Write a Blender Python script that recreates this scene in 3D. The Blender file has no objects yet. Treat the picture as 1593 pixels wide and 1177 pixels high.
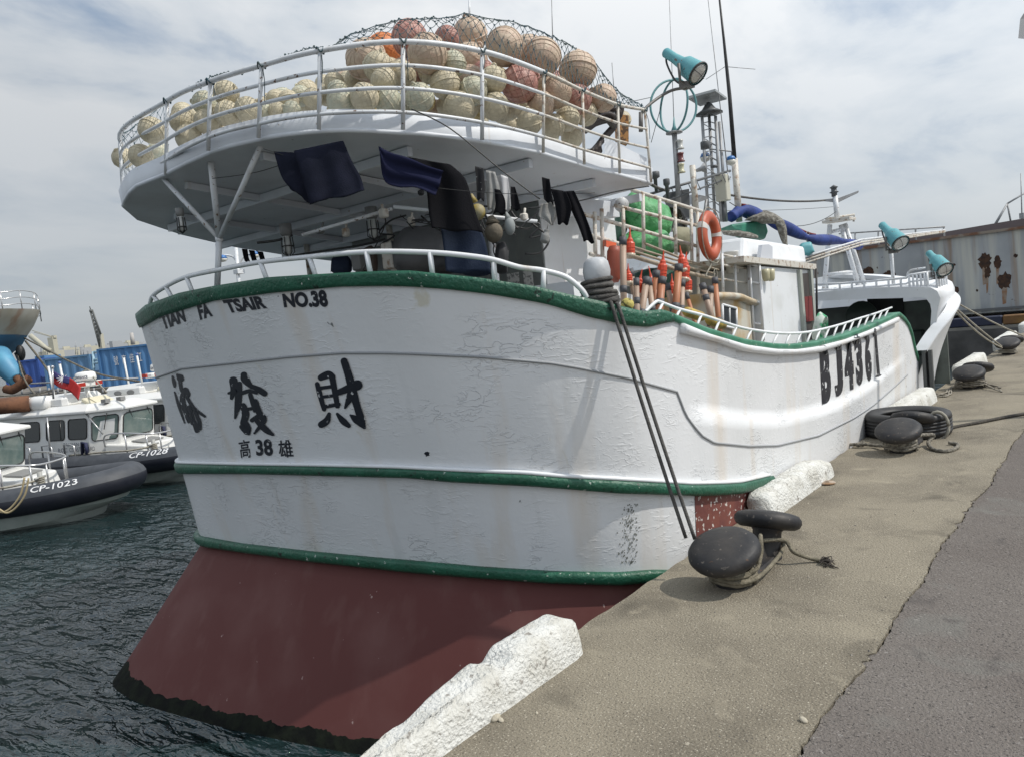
import bpy, bmesh, math, random
import numpy as np
from mathutils import Vector, Matrix, Euler
from mathutils.bvhtree import BVHTree
R = math.radians; PI = math.pi
random.seed(38)
sc = bpy.context.scene
C = sc.collection
# ---------------------------------------------------------------- camera
PW, PH, FPX = 1593.0, 1177.0, 1200.0
def _cd(px, py): return Vector((px - PW/2, -(py - PH/2), -FPX)).normalized()
_Y = _cd(1790, 385)                      # vanishing point of the quay edge
_U = _Y.cross(_cd(200, 555)).normalized()
if _U.y < 0: _U = -_U
_X = _Y.cross(_U).normalized()
ROT = Matrix((_X, _Y, _U))               # camera -> world
CAM = Vector((2.839, 0.0, 2.0))
cam_d = bpy.data.cameras.new('camera'); cam = bpy.data.objects.new('camera', cam_d); C.objects.link(cam)
cam_d.sensor_width = 36; cam_d.lens = FPX/PW*36; cam_d.clip_end = 20000; cam_d.clip_start = .05
cam.matrix_world = Matrix.Translation(CAM) @ ROT.to_4x4()
sc.camera = cam
def at(px, py, x=None, y=None, z=None, d=None, pl=None):
    """point of the place seen at a pixel of the photograph, on a given plane"""
    r = ROT @ _cd(px, py)
    if x is not None: t = (x - CAM.x)/r.x
    elif y is not None: t = (y - CAM.y)/r.y
    elif z is not None: t = (z - CAM.z)/r.z
    elif pl is not None: p0, n = pl; t = (p0 - CAM).dot(n)/r.dot(n)
    else: t = d/(-_cd(px, py).z)
    return CAM + r*t
def proj(p):
    q = ROT.transposed() @ (Vector(p) - CAM)
    return PW/2 + FPX*q.x/-q.z, PH/2 - FPX*q.y/-q.z, -q.z
# ---------------------------------------------------------------- light
SUN = Vector((.74, .36, 1.0)).normalized()
sun_d = bpy.data.lights.new('sun', 'SUN'); sun_d.energy = 3.15; sun_d.angle = R(.6); sun_d.color = (1, .95, .87)
sun = bpy.data.objects.new('sun', sun_d); C.objects.link(sun)
sun.rotation_euler = SUN.to_track_quat('Z', 'Y').to_euler()
sc.view_settings.view_transform = 'Standard'; sc.view_settings.look = 'None'
sc.view_settings.exposure = 0; sc.view_settings.gamma = 1
W = bpy.data.worlds.new('World'); sc.world = W; W.use_nodes = True
def _world():
    nt = W.node_tree; N = nt.nodes; L = nt.links
    N.clear()
    def nd(t, **k):
        n = N.new(t)
        for a, b in k.items():
            if a.startswith('i_'): n.inputs[int(a[2:])].default_value = b
            else: setattr(n, a, b)
        return n
    out = nd('ShaderNodeOutputWorld'); bg1 = nd('ShaderNodeBackground'); bg2 = nd('ShaderNodeBackground'); mx = nd('ShaderNodeMixShader')
    sky = nd('ShaderNodeTexSky', sky_type='NISHITA', sun_disc=False)
    sky.sun_elevation = math.asin(SUN.z); sky.sun_rotation = math.atan2(SUN.x, SUN.y)
    sky.dust_density = 2.0
    L.new(sky.outputs[0], bg1.inputs[0]); bg1.inputs[1].default_value = .1
    tc = nd('ShaderNodeTexCoord'); sep = nd('ShaderNodeSeparateXYZ'); L.new(tc.outputs['Generated'], sep.inputs[0])
    ad = nd('ShaderNodeMath', operation='ADD', i_1=.22); L.new(sep.outputs[2], ad.inputs[0])
    mxm = nd('ShaderNodeMath', operation='MAXIMUM', i_1=.12); L.new(ad.outputs[0], mxm.inputs[0])
    dv = nd('ShaderNodeVectorMath', operation='DIVIDE'); L.new(tc.outputs['Generated'], dv.inputs[0])
    cb = nd('ShaderNodeCombineXYZ')
    for i in range(3): L.new(mxm.outputs[0], cb.inputs[i])
    L.new(cb.outputs[0], dv.inputs[1])
    mp = nd('ShaderNodeMapping'); mp.inputs['Scale'].default_value = (1.5, 1.0, .4); mp.inputs['Location'].default_value = (3.1, 1.7, 0); mp.inputs['Rotation'].default_value = (0, 0, .6)
    L.new(dv.outputs[0], mp.inputs[0])
    no = nd('ShaderNodeTexNoise'); no.inputs['Scale'].default_value = 1.35; no.inputs['Detail'].default_value = 7; no.inputs['Roughness'].default_value = .55; no.inputs['Distortion'].default_value = .25
    L.new(mp.outputs[0], no.inputs[0])
    cr = nd('ShaderNodeValToRGB'); e = cr.color_ramp.elements
    e[0].position = .37; e[0].color = (.36, .47, .63, 1); e[1].position = .60; e[1].color = (1.0, 1.015, 1.02, 1)
    m_ = e.new(.48); m_.color = (.79, .84, .885, 1)
    L.new(no.outputs[0], cr.inputs[0])
    hz = nd('ShaderNodeMapRange'); hz.inputs[1].default_value = 0.0; hz.inputs[2].default_value = .38; hz.inputs[3].default_value = 0; hz.inputs[4].default_value = 1
    L.new(sep.outputs[2], hz.inputs[0])
    mc = nd('ShaderNodeMix', data_type='RGBA'); mc.inputs[6].default_value = (.56, .605, .65, 1)
    L.new(hz.outputs[0], mc.inputs[0]); L.new(cr.outputs[0], mc.inputs[7])
    dt = nd('ShaderNodeVectorMath', operation='DOT_PRODUCT'); L.new(tc.outputs['Generated'], dt.inputs[0]); dt.inputs[1].default_value = SUN
    gl = nd('ShaderNodeMapRange'); gl.inputs[1].default_value = -.2; gl.inputs[2].default_value = 1.0; gl.inputs[3].default_value = .80; gl.inputs[4].default_value = 1.52
    L.new(dt.outputs['Value'], gl.inputs[0]); L.new(gl.outputs[0], bg2.inputs[1])
    L.new(mc.outputs[2], bg2.inputs[0])
    mx.inputs[0].default_value = .86
    L.new(bg1.outputs[0], mx.inputs[1]); L.new(bg2.outputs[0], mx.inputs[2]); L.new(mx.outputs[0], out.inputs[0])
_world()
# ---------------------------------------------------------------- materials
MATS = {}
def mat(name, col, rough=.6, col2=None, sc2=4.0, lo=.45, hi=.62, metal=0, bump=0, bsc=30.0, space='obj', spots=None, streak=None, crack=0, coat=0, alpha=None, detail=6, spec=.5):
    """procedural paint: base colour, patches of a second colour, small spots, vertical streaks, cracked film, bump"""
    if name in MATS: return MATS[name]
    m = bpy.data.materials.new(name); m.use_nodes = True; nt = m.node_tree; N = nt.nodes; L = nt.links
    b = N['Principled BSDF']; b.inputs['Roughness'].default_value = rough; b.inputs['Metallic'].default_value = metal
    b.inputs['Specular IOR Level'].default_value = spec
    b.inputs['Coat Weight'].default_value = coat
    b.inputs['Base Color'].default_value = (*col, 1)
    if space == 'obj': tc = N.new('ShaderNodeTexCoord'); P = tc.outputs['Object']
    else: g = N.new('ShaderNodeNewGeometry'); P = g.outputs['Position']
    def noise(s, dt=detail, scale3=None, dist=0):
        n = N.new('ShaderNodeTexNoise'); n.inputs['Scale'].default_value = s; n.inputs['Detail'].default_value = dt; n.inputs['Distortion'].default_value = dist
        if scale3:
            mp = N.new('ShaderNodeMapping'); mp.inputs['Scale'].default_value = scale3; L.new(P, mp.inputs[0]); L.new(mp.outputs[0], n.inputs[0])
        else: L.new(P, n.inputs[0])
        return n.outputs[0]
    def ramp(v, lo, hi, a=0., c=1.):
        r = N.new('ShaderNodeMapRange'); r.inputs[1].default_value = lo; r.inputs[2].default_value = hi; r.inputs[3].default_value = a; r.inputs[4].default_value = c
        L.new(v, r.inputs[0]); return r.outputs[0]
    def mul(a, c):
        n = N.new('ShaderNodeMath'); n.operation = 'MULTIPLY'; L.new(a, n.inputs[0])
        if isinstance(c, float): n.inputs[1].default_value = c
        else: L.new(c, n.inputs[1])
        return n.outputs[0]
    cur = None
    def over(fac, c2):
        nonlocal cur
        x = N.new('ShaderNodeMix'); x.data_type = 'RGBA'
        if cur is None: x.inputs[6].default_value = (*col, 1)
        else: L.new(cur, x.inputs[6])
        x.inputs[7].default_value = (*c2, 1); L.new(fac, x.inputs[0]); cur = x.outputs[2]
    hsum = None
    def addh(h, k):
        nonlocal hsum
        h = mul(h, float(k))
        if hsum is None: hsum = h
        else:
            n = N.new('ShaderNodeMath'); L.new(hsum, n.inputs[0]); L.new(h, n.inputs[1]); hsum = n.outputs[0]
    if col2: over(ramp(noise(sc2), lo, hi), col2)
    if streak:
        for c2, s, lo_, hi_, f in streak:
            over(mul(ramp(noise(1, 5, (s, s, s*.07), .2), lo_, hi_), float(f)), c2)
    if spots:
        for c2, s, lo_, hi_ in spots: over(ramp(noise(s, 3 if s > 12 else 9, None, 0 if s > 12 else .6), lo_, hi_), c2)
    if crack:
        n1 = noise(9.5, 4, (.75, .75, 1.8), .8); sb = N.new('ShaderNodeMath'); sb.operation = 'SUBTRACT'; L.new(n1, sb.inputs[0]); sb.inputs[1].default_value = .5
        ab = N.new('ShaderNodeMath'); ab.operation = 'ABSOLUTE'; L.new(sb.outputs[0], ab.inputs[0])
        msk = ramp(noise(1.7, 6), .50, .62); ln = mul(ramp(ab.outputs[0], 0, .014, 1, 0), msk)
        over(mul(ln, .5*crack), (.22, .22, .23)); addh(mul(ramp(ab.outputs[0], 0, .03, 1, 0), msk), .55*crack)
        n2 = noise(17, 3, (.7, .7, 2.0), .6); addh(mul(ramp(n2, .52, .66, 0, 1), ramp(noise(2.3, 4), .45, .6)), .28*crack)
    if bump or hsum is not None:
        if bump:
            addh(noise(bsc, 5), bump)
        bp = N.new('ShaderNodeBump'); bp.inputs['Strength'].default_value = 1; bp.inputs['Distance'].default_value = .02
        L.new(hsum, bp.inputs['Height']); L.new(bp.outputs[0], b.inputs['Normal'])
    if cur is not None: L.new(cur, b.inputs['Base Color'])
    if alpha is not None: b.inputs['Alpha'].default_value = alpha
    MATS[name] = m; return m
WHITE = mat('white_hull_paint', (.725, .735, .745), .45, (.66, .67, .675), 1.0, .4, .7, bump=.10, bsc=16, space='w', crack=.32,
            streak=[((.55, .40, .22), 2.6, .56, .76, .45), ((.40, .41, .40), 4.2, .62, .8, .35)], spots=[((.16, .17, .17), 8, .745, .765), ((.60, .58, .50), 2.6, .70, .76)])
WHITE2 = mat('white_gloss_paint', (.74, .755, .77), .4, (.62, .63, .62), 2.5, .5, .8, bump=.06, bsc=18, space='w', streak=[((.42, .30, .16), 7, .64, .8, .55)], spots=[((.2, .13, .08), 22, .72, .76)])
DECKW = mat('white_deck_paint', (.66, .69, .73), .5, (.55, .57, .6), 1.5, .45, .7, bump=.07, bsc=12, space='w', streak=[((.4, .3, .18), 6, .68, .82, .5)], spots=[((.25, .2, .15), 16, .73, .76)])
PIPE = mat('white_pipe_paint', (.66, .68, .70), .4, (.5, .5, .49), 6, .5, .75, bump=.05, bsc=40, space='w', spots=[((.14, .08, .05), 26, .64, .69)])
RPIPE = mat('rusty_pipe_paint', (.58, .55, .49), .5, (.27, .17, .10), 14, .53, .68, bump=.2, bsc=60, space='w')
GREEN = mat('dark_green_paint', (.014, .085, .048), .42, (.02, .12, .07), 5, .4, .7, bump=.55, bsc=34, space='w', spots=[((.42, .47, .42), 24, .69, .71), ((.012, .03, .02), 15, .66, .70)])
GREENS = mat('sheer_green_paint', (.03, .16, .09), .5, (.06, .22, .14), 5, .4, .7, bump=.1, bsc=28, space='w', spots=[((.42, .40, .3), 20, .68, .72)])
RED = mat('red_antifouling', (.118, .040, .036), .7, (.145, .062, .056), 1.4, .45, .72, bump=.05, bsc=9, space='w', spots=[((.34, .24, .22), 13, .735, .75)], spec=.25, streak=[((.17, .085, .075), 4, .56, .72, .4)])
REDL = mat('flaking_red_paint', (.19, .06, .045), .6, (.14, .045, .04), 5, .4, .6, bump=.2, bsc=20, space='w', spots=[((.6, .56, .52), 21, .60, .63)])
BLACKP = mat('black_lettering_paint', (.012, .014, .022), .4, space='w', spots=[((.55, .56, .57), 17, .66, .69)])
BLACKW = mat('black_weed', (.007, .008, .007), .8, (.012, .015, .010), 8, .4, .6, bump=.6, bsc=16, space='w', spec=.1)
GREYSEAM = mat('groove_shade_grey', (.30, .31, .32), .6, space='w')  # grey puts the groove's shadow line into the bead's colour
DARK = mat('dark_interior', (.02, .02, .022), .7)
BLACK = mat('black_rubber', (.016, .016, .017), .55, (.035, .034, .034), 7, .5, .7, bump=.06, bsc=30)
IRON = mat('black_iron_paint', (.021, .021, .023), .55, (.044, .040, .037), 5, .42, .68, bump=.14, bsc=26, spots=[((.12, .105, .09), 24, .66, .71), ((.09, .05, .03), 13, .70, .74)], spec=.35)
ROPE = mat('weathered_rope', (.2, .18, .14), .9, (.10, .09, .07), 12, .4, .6, bump=.5, bsc=90)
ROPED = mat('dark_rope', (.105, .10, .092), .9, (.065, .062, .058), 12, .4, .6, bump=.5, bsc=90)
ROPEW = mat('pale_rope', (.36, .34, .28), .9, (.25, .23, .19), 12, .4, .6, bump=.4, bsc=90)
WIRE = mat('wire', (.03, .03, .03), .5)
TEAL = mat('teal_paint', (.09, .31, .345), .45, (.12, .36, .385), 9, .4, .7, spots=[((.12, .10, .08), 18, .66, .7)], bump=.05)
ORANGE = mat('orange_plastic', (.72, .12, .03), .4, (.62, .10, .03), 6, .4, .6)
GREENB = mat('bright_green_tarp', (.06, .27, .085), .55, (.11, .36, .15), 8, .4, .6, bump=1.2, bsc=16, spots=[((.02, .13, .035), 11, .60, .66)])
CONC = mat('quay_concrete', (.250, .219, .163), .92, (.172, .149, .111), 1.1, .42, .64, bump=.8, bsc=75, space='w', spots=[((.46, .42, .34), 90, .61, .67), ((.08, .068, .05), 82, .60, .67), ((.10, .086, .064), 1.9, .56, .76), ((.29, .255, .19), 3.3, .60, .72), ((.38, .34, .27), 34, .68, .70), ((.05, .045, .038), 7.5, .72, .75)])
ASPH = mat('asphalt', (.139, .120, .106), .95, (.17, .151, .134), .8, .42, .65, bump=.9, bsc=85, space='w', spots=[((.25, .225, .21), 95, .62, .67), ((.05, .044, .041), 80, .60, .67), ((.175, .168, .15), 1.7, .58, .70), ((.09, .079, .073), 2.9, .62, .74), ((.26, .24, .22), 30, .69, .71)])
CHALK = mat('whitewashed_concrete', (.66, .66, .625), .85, (.55, .54, .49), 6, .42, .62, bump=1.1, bsc=44, space='w', crack=.5, spots=[((.50, .34, .16), 5, .71, .76), ((.30, .28, .25), 16, .63, .70)])
WATERM = bpy.data.materials.new('harbour_water'); WATERM.use_nodes = True
def _water():
    nt = WATERM.node_tree; N = nt.nodes; L = nt.links; b = N['Principled BSDF']
    b.inputs['Base Color'].default_value = (.011, .026, .028, 1); b.inputs['Roughness'].default_value = .06; b.inputs['IOR'].default_value = 1.68
    g = N.new('ShaderNodeNewGeometry'); prev = None
    for s, st, rot, dt in ((.9, .26, -.72, 3), (2.6, .13, -.55, 3), (7.0, .03, -.8, 2)):
        mp = N.new('ShaderNodeMapping'); mp.inputs['Rotation'].default_value = (0, 0, rot); mp.inputs['Scale'].default_value = (.8, 2.1, 1); L.new(g.outputs['Position'], mp.inputs[0])
        n = N.new('ShaderNodeTexNoise'); n.inputs['Scale'].default_value = s; n.inputs['Detail'].default_value = dt; n.inputs['Distortion'].default_value = .8; L.new(mp.outputs[0], n.inputs[0])
        bp = N.new('ShaderNodeBump'); bp.inputs['Strength'].default_value = 1; bp.inputs['Distance'].default_value = st; L.new(n.outputs[0], bp.inputs['Height'])
        if prev: L.new(prev, bp.inputs['Normal'])
        prev = bp.outputs[0]
    L.new(prev, b.inputs['Normal'])
_water()
# ---------------------------------------------------------------- mesh kit
class MB:
    def __init__(s): s.v = []; s.f = []; s.sm = []
    def add(s, vs, fs, smooth=True):
        o = len(s.v); s.v += [Vector(v) for v in vs]; s.f += [tuple(i+o for i in f) for f in fs]; s.sm += [smooth]*len(fs); return s
    def hexa(s, p, smooth=False):           # 8 points: bottom 4 then top 4
        return s.add(p, [(3,2,1,0),(4,5,6,7),(0,1,5,4),(1,2,6,5),(2,3,7,6),(3,0,4,7)], smooth)
    def box(s, c, size, rot=None, bev=0):
        c = Vector(c); h = [q/2 for q in size]; M_ = rot if rot is not None else Matrix.Identity(3)
        if bev:
            pts = []; b = min(bev, *h)
            for zz, k in ((-h[2], b), (-h[2]+b, 0), (h[2]-b, 0), (h[2], b)):
                for (x, y) in ((-1,-1),(1,-1),(1,1),(-1,1)):
                    X = h[0]-k; Y = h[1]-k; bb = b if k == 0 else b*.3
                    for (dx, dy) in (((0, bb), (bb, 0)) if (x, y) in ((-1,-1),(1,1)) else ((bb, 0), (0, bb))):
                        pts.append(c + M_ @ Vector((x*(X-dx), y*(Y-dy), zz)))
            fs = [tuple(range(7,-1,-1)), tuple(range(24,32))]
            for r in range(3):
                for i in range(8): fs.append((r*8+i, r*8+(i+1)%8, r*8+8+(i+1)%8, r*8+8+i))
            return s.add(pts, fs, False)
        p = [c + M_ @ Vector((x*h[0], y*h[1], z*h[2])) for z in (-1,1) for (x,y) in ((-1,-1),(1,-1),(1,1),(-1,1))]
        return s.hexa(p)
    def tube(s, pts, r, n=8, close=False, cap=True):
        pts = [Vector(p) for p in pts]; m = len(pts); rs = r if isinstance(r, (list, tuple)) else [r]*m
        vs = []; prev = None
        for i, p in enumerate(pts):
            a = pts[(i-1) % m] if (i or close) else p; b = pts[(i+1) % m] if (i < m-1 or close) else p
            t = (b-a); t = t.normalized() if t.length > 1e-9 else Vector((0,0,1))
            if prev is None:
                u = t.orthogonal().normalized()
            else:
                u = prev - t*prev.dot(t); u = u.normalized() if u.length > 1e-6 else t.orthogonal().normalized()
            prev = u; w = t.cross(u)
            vs += [p + (u*math.cos(2*PI*k/n) + w*math.sin(2*PI*k/n))*rs[i] for k in range(n)]
        fs = []
        for i in range(m if close else m-1):
            j = (i+1) % m
            for k in range(n): fs.append((i*n+k, i*n+(k+1)%n, j*n+(k+1)%n, j*n+k))
        if cap and not close: fs += [tuple(range(n-1,-1,-1)), tuple((m-1)*n+k for k in range(n))]
        return s.add(vs, fs)
    def lathe(s, prof, o=(0,0,0), axis=(0,0,1), n=24, smooth=True, cap=True):
        o = Vector(o); a = Vector(axis).normalized(); u = a.orthogonal().normalized(); w = a.cross(u); vs = []; m = len(prof)
        for r, h in prof: vs += [o + a*h + (u*math.cos(2*PI*k/n)+w*math.sin(2*PI*k/n))*r for k in range(n)]
        fs = [(i*n+k, i*n+(k+1)%n, (i+1)*n+(k+1)%n, (i+1)*n+k) for i in range(m-1) for k in range(n)]
        if cap and prof[0][0] > 1e-6: fs.append(tuple(range(n-1,-1,-1)))
        if cap and prof[-1][0] > 1e-6: fs.append(tuple((m-1)*n+k for k in range(n)))
        return s.add(vs, fs, smooth)
    def sphere(s, c, r, n=16, m=10, sq=(1,1,1), rot=None):
        M_ = rot if rot is not None else Matrix.Identity(3); c = Vector(c)
        vs = [c + M_ @ Vector((r*sq[0]*math.sin(PI*i/m)*math.cos(2*PI*k/n), r*sq[1]*math.sin(PI*i/m)*math.sin(2*PI*k/n), r*sq[2]*math.cos(PI*i/m))) for i in range(m+1) for k in range(n)]
        return s.add(vs, [(i*n+k, (i+1)*n+k, (i+1)*n+(k+1)%n, i*n+(k+1)%n) for i in range(m) for k in range(n)])
    def grid(s, rows, close=False, smooth=True):
        w = len(rows[0]); vs = [p for r in rows for p in r]
        fs = [(i*w+k, i*w+(k+1)%w, (i+1)*w+(k+1)%w, (i+1)*w+k) for i in range(len(rows)-1) for k in range(w if close else w-1)]
        return s.add(vs, fs, smooth)
    def poly(s, pts, thick):                # flat n-gon given as a loop, with thickness vector
        n = len(pts); t = Vector(thick); a = [Vector(p) for p in pts]
        return s.add(a + [p+t for p in a], [tuple(range(n-1,-1,-1)), tuple(range(n, 2*n))] + [(i, (i+1)%n, n+(i+1)%n, n+i) for i in range(n)], False)
def obj(name, mb, m, parent=None, label=None, cat=None, group=None, kind=None, solid=0, bevel=0, sub=0, base=True):
    me = bpy.data.meshes.new(name); v = mb.v; off = Vector((0,0,0))
    if parent is None and base and v:
        xs = [p.x for p in v]; ys = [p.y for p in v]; zs = [p.z for p in v]
        off = Vector(((min(xs)+max(xs))/2, (min(ys)+max(ys))/2, min(zs)))
    elif parent is not None: off = world_loc(parent)
    me.from_pydata([tuple(p-off) for p in v], [], mb.f)
    for p, s in zip(me.polygons, mb.sm): p.use_smooth = s
    bm = bmesh.new(); bm.from_mesh(me); bmesh.ops.remove_doubles(bm, verts=bm.verts, dist=1e-5); bmesh.ops.recalc_face_normals(bm, faces=bm.faces); bm.to_mesh(me); bm.free()
    o = bpy.data.objects.new(name, me); C.objects.link(o)
    for q in (m if isinstance(m, list) else [m]): me.materials.append(q)
    if parent is not None: o.parent = parent
    elif base: o.location = off
    if solid: md = o.modifiers.new('s', 'SOLIDIFY'); md.thickness = solid; md.offset = 0
    if bevel: md = o.modifiers.new('b', 'BEVEL'); md.width = bevel; md.segments = 2; md.limit_method = 'ANGLE'
    if sub: md = o.modifiers.new('u', 'SUBSURF'); md.levels = sub; md.render_levels = sub
    tag(o, label, cat, group, kind); return o
def world_loc(o):
    l = Vector((0,0,0))
    while o is not None: l += o.location; o = o.parent
    return l
def tag(o, label=None, cat=None, group=None, kind=None):
    if label: o['label'] = label
    if cat: o['category'] = cat
    if group: o['group'] = group
    if kind: o['kind'] = kind
def thing(name, label, cat, loc=(0,0,0), group=None, rz=0, local=False):
    o = bpy.data.objects.new(name, None); C.objects.link(o); o.location = loc; o.rotation_euler = (0,0,rz); o.empty_display_size = .1
    tag(o, label, cat, group); return o
def dup(src, loc, rz=0, label=None, scale=1):
    def cp(o, par):
        c = o.copy(); C.objects.link(c); c.parent = par
        for ch in o.children: cp(ch, c)
        return c
    r = cp(src, None); r.location = loc; r.rotation_euler = (0,0,rz); r.scale = (scale,)*3
    if label: r['label'] = label
    return r
def smooth_line(pts, k=6):
    pts = [Vector(p) for p in pts]; out = []; n = len(pts)
    for i in range(n-1):
        p0 = pts[max(i-1,0)]; p1 = pts[i]; p2 = pts[i+1]; p3 = pts[min(i+2,n-1)]
        for j in range(k):
            t = j/k; out.append(.5*((2*p1) + (p2-p0)*t + (2*p0-5*p1+4*p2-p3)*t*t + (3*p1-p0-3*p2+p3)*t**3))
    out.append(pts[-1]); return out
def sag(a, b, d, n=16):
    a = Vector(a); b = Vector(b); return [a.lerp(b, i/n) - Vector((0,0,d*4*(i/n)*(1-i/n))) for i in range(n+1)]
def coil(c, r, turns, pitch, n=20, jit=0.0, axis=None):
    rnd = random.Random(int(r*1e4)+int(turns*7)); out = []
    for i in range(int(turns*n)+1):
        a = 2*PI*i/n; rr = r*(1+jit*(rnd.random()-.5)); out.append(Vector(c)+Vector((rr*math.cos(a), rr*math.sin(a), pitch*i/n + jit*.5*r*(rnd.random()-.5)*.3)))
    return out
# ---------------------------------------------------------------- setting: water, quay, road
WZ = -1.3
mb = MB(); mb.grid([[Vector((x, y, WZ)) for x in (-4000, -60, 0, 4000)] for y in (-300, -20, 60, 6000)], smooth=False)
obj('water', mb, WATERM, kind='structure', base=False)
rj = random.Random(4)
jag = [(1.61 + .014*math.sin(y*1.7) + .012*math.sin(y*4.9) + rj.uniform(-.009, .009) - (.03 if rj.random() < .03 else 0), y) for y in np.arange(-6, 27.5, .045)]
mb = MB()                                   # concrete apron, its broken edge towards the road
edge = [(rj.uniform(-.018, .006), y) for y in np.arange(-6, 27.5, .11)]
def strip(mb, left, right, z, down):
    n = len(left); m = len(right)
    bmx = [Vector((x, y, z)) for x, y in left] + [Vector((x, y, z)) for x, y in right[::-1]]
    mb.poly(bmx, (0, 0, -down))
strip(mb, edge, jag, 0, 3.2)
quay = obj('quay_apron', mb, CONC, kind='structure', base=False)
mb = MB(); strip(mb, [(x+.004+rj.uniform(0, .012), y) for x, y in jag], [(60, -6), (60, 27.4)], -.006, .05)
obj('asphalt_road', mb, ASPH, kind='structure', base=False)
mb = MB(); mb.box((31, 10.7, -1.7), (60, 33.3, 3.2)); obj('quay_bed', mb, mat('dark_joint', (.03, .027, .024), .95), kind='structure', base=False)
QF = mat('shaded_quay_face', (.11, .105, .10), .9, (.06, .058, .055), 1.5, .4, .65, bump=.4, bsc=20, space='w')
mb = MB(); mb.box((0, 42.6, -1.72), (130, 26, 3.44)); obj('cross_quay', mb, mat('quay_concrete_pale', (.27, .255, .225), .9, (.2, .19, .165), 1.2, .4, .65, bump=.3, space='w'), kind='structure', base=False)
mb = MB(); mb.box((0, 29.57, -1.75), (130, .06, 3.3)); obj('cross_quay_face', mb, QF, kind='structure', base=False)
# ---------------------------------------------------------------- fishing boat: hull
boat = thing('fishing_boat', 'large white fishing boat with dark green bands and rust red bottom moored stern on', 'fishing boat', (-2.9, 8, WZ))
Wc = [(-5.9,13),(-5.95,8),(-5.9,5.5),(-5.8,3.9),(-5.6,3.15),(-5.0,3.0),(-3.8,3.13),(-2.8,3.33),(-1.86,3.58),(-1.0,3.9),(-.45,4.4),(-.25,5.2),(-.2,6.2),(-.2,7.5),(-.2,9.5),(-.25,11.5),(-.35,13.7)]
Ac = [(-5.7,13),(-5.75,8),(-5.75,5.6),(-5.66,4.65),(-5.22,4.05),(-4.3,3.95),(-3.2,4.0),(-2.3,4.13),(-1.4,4.37),(-.75,4.65),(-.3,5.02),(-.1,5.55),(-.08,6.3),(-.08,7.5),(-.08,9.5),(-.1,11.5),(-.12,13.7)]
Tc = [(-5.9,13),(-5.95,8),(-5.9,5.5),(-5.75,4.5),(-5.35,3.83),(-4.5,3.52),(-3.4,3.48),(-2.3,3.62),(-1.35,3.9),(-.65,4.35),(-.2,4.9),(-.02,5.6),(.02,6.4),(.05,7.5),(.05,9.5),(.03,11.5),(-.02,13.7)]
def plan(c, u):
    u = float(u); n = len(c); i = min(int(u), n-2); t = u-i; g = lambda k: Vector(c[max(0, min(n-1, k))])
    p0, p1, p2, p3 = g(i-1), g(i), g(i+1), g(i+2); L = (p2-p1).length
    m1 = (p2-p0)/((p1-p0).length+L+1e-9)*L if i else p2-p1
    m2 = (p3-p1)/((p3-p2).length+L+1e-9)*L if i < n-2 else p2-p1
    return (2*t**3-3*t*t+1)*p1 + (t**3-2*t*t+t)*m1 + (-2*t**3+3*t*t)*p2 + (t**3-t*t)*m2
def hpos(u, z, out=0):
    u = float(u); z = float(z); f = max(-.1, min(1.15, z/2.35)); p = plan(Ac, u).lerp(plan(Tc, u), f)
    if out:
        a = plan(Tc, min(16, u+.05)) - plan(Tc, max(0, u-.05)); a.normalize(); p = p + Vector((a.y, -a.x))*out
    return Vector((p.x, p.y, z))
LINES = dict(
 top=[(214,489),(230,475),(283,456),(333,446),(421,432),(531,425.5),(600,422.5),(639,422),(745,433),(830,446),(889,460),(948,473),(989,483.5),(1004,486),(1025,482),(1040,486.5),(1095,510),(1154,528),(1200,535),(1234,536),(1267,532),(1312,521),(1350,507),(1398,485.6),(1411,499),(1419,521),(1424,549),(1427,557),(1440,556)],
 capb=[(218,511),(252,492),(333,468),(421,456),(531,446),(600,445),(639,446),(695,450),(763,458),(830,469),(858,475),(918,494),(945,499),(971,506),(1007,509),(1040,501)],
 lip=[(1049,516),(1110,532),(1154,547),(1200,552),(1240,551),(1270,548),(1300,539),(1350,520),(1395,500),(1430,560)],
 ledge=[(1040,620),(1066,634),(1078,637),(1155,648),(1206,650),(1262,639),(1300,627),(1361,591),(1400,560),(1440,530)],
 groove=[(243,587),(283,573),(366,564),(449,555),(531,549),(600,549),(639,550),(749,555),(858,565),(900,572),(978,588),(1053,609),(1066,644),(1089,677),(1104,688),(1155,693),(1201,692),(1265,677),(1320,650),(1355,628),(1387,603),(1417,578),(1430,592)],
 mt=[(276,720),(365,722),(500,724),(620,727),(740,733),(817,736),(870,741),(960,746),(1085,754),(1182,751)],
 mb=[(276,735),(400,735),(640,741),(700,747),(831,754),(960,765),(1082,770),(1161,769)],
 lt=[(308,832),(377,844),(482,856),(600,867),(650,871),(750,880),(860,887),(960,889),(1011,885)],
 lb=[(308,843),(326,849),(482,870),(650,888),(750,896),(860,904),(960,907),(1011,903)])
_hz = {}
def hz(name, u):
    """height of a painted or moulded line of the hull at station u"""
    k = (name, round(u, 4))
    if k in _hz: return _hz[k]
    c = LINES[name]; xs = [p[0] for p in c]; ys = [p[1] for p in c]; a, b = -1.25, 3.2
    for _ in range(34):
        m = (a+b)/2; x, y, _d = proj(hpos(u, m))
        if y > np.interp(x, xs, ys): a = m
        else: b = m
    _hz[k] = float(m); return float(m)
ST = [2+.125*i for i in range(int(13.9/.125))] + [15.9, 15.95, 16]   # stations from the port side round the stern to the starboard bow
U0 = 2.0
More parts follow.
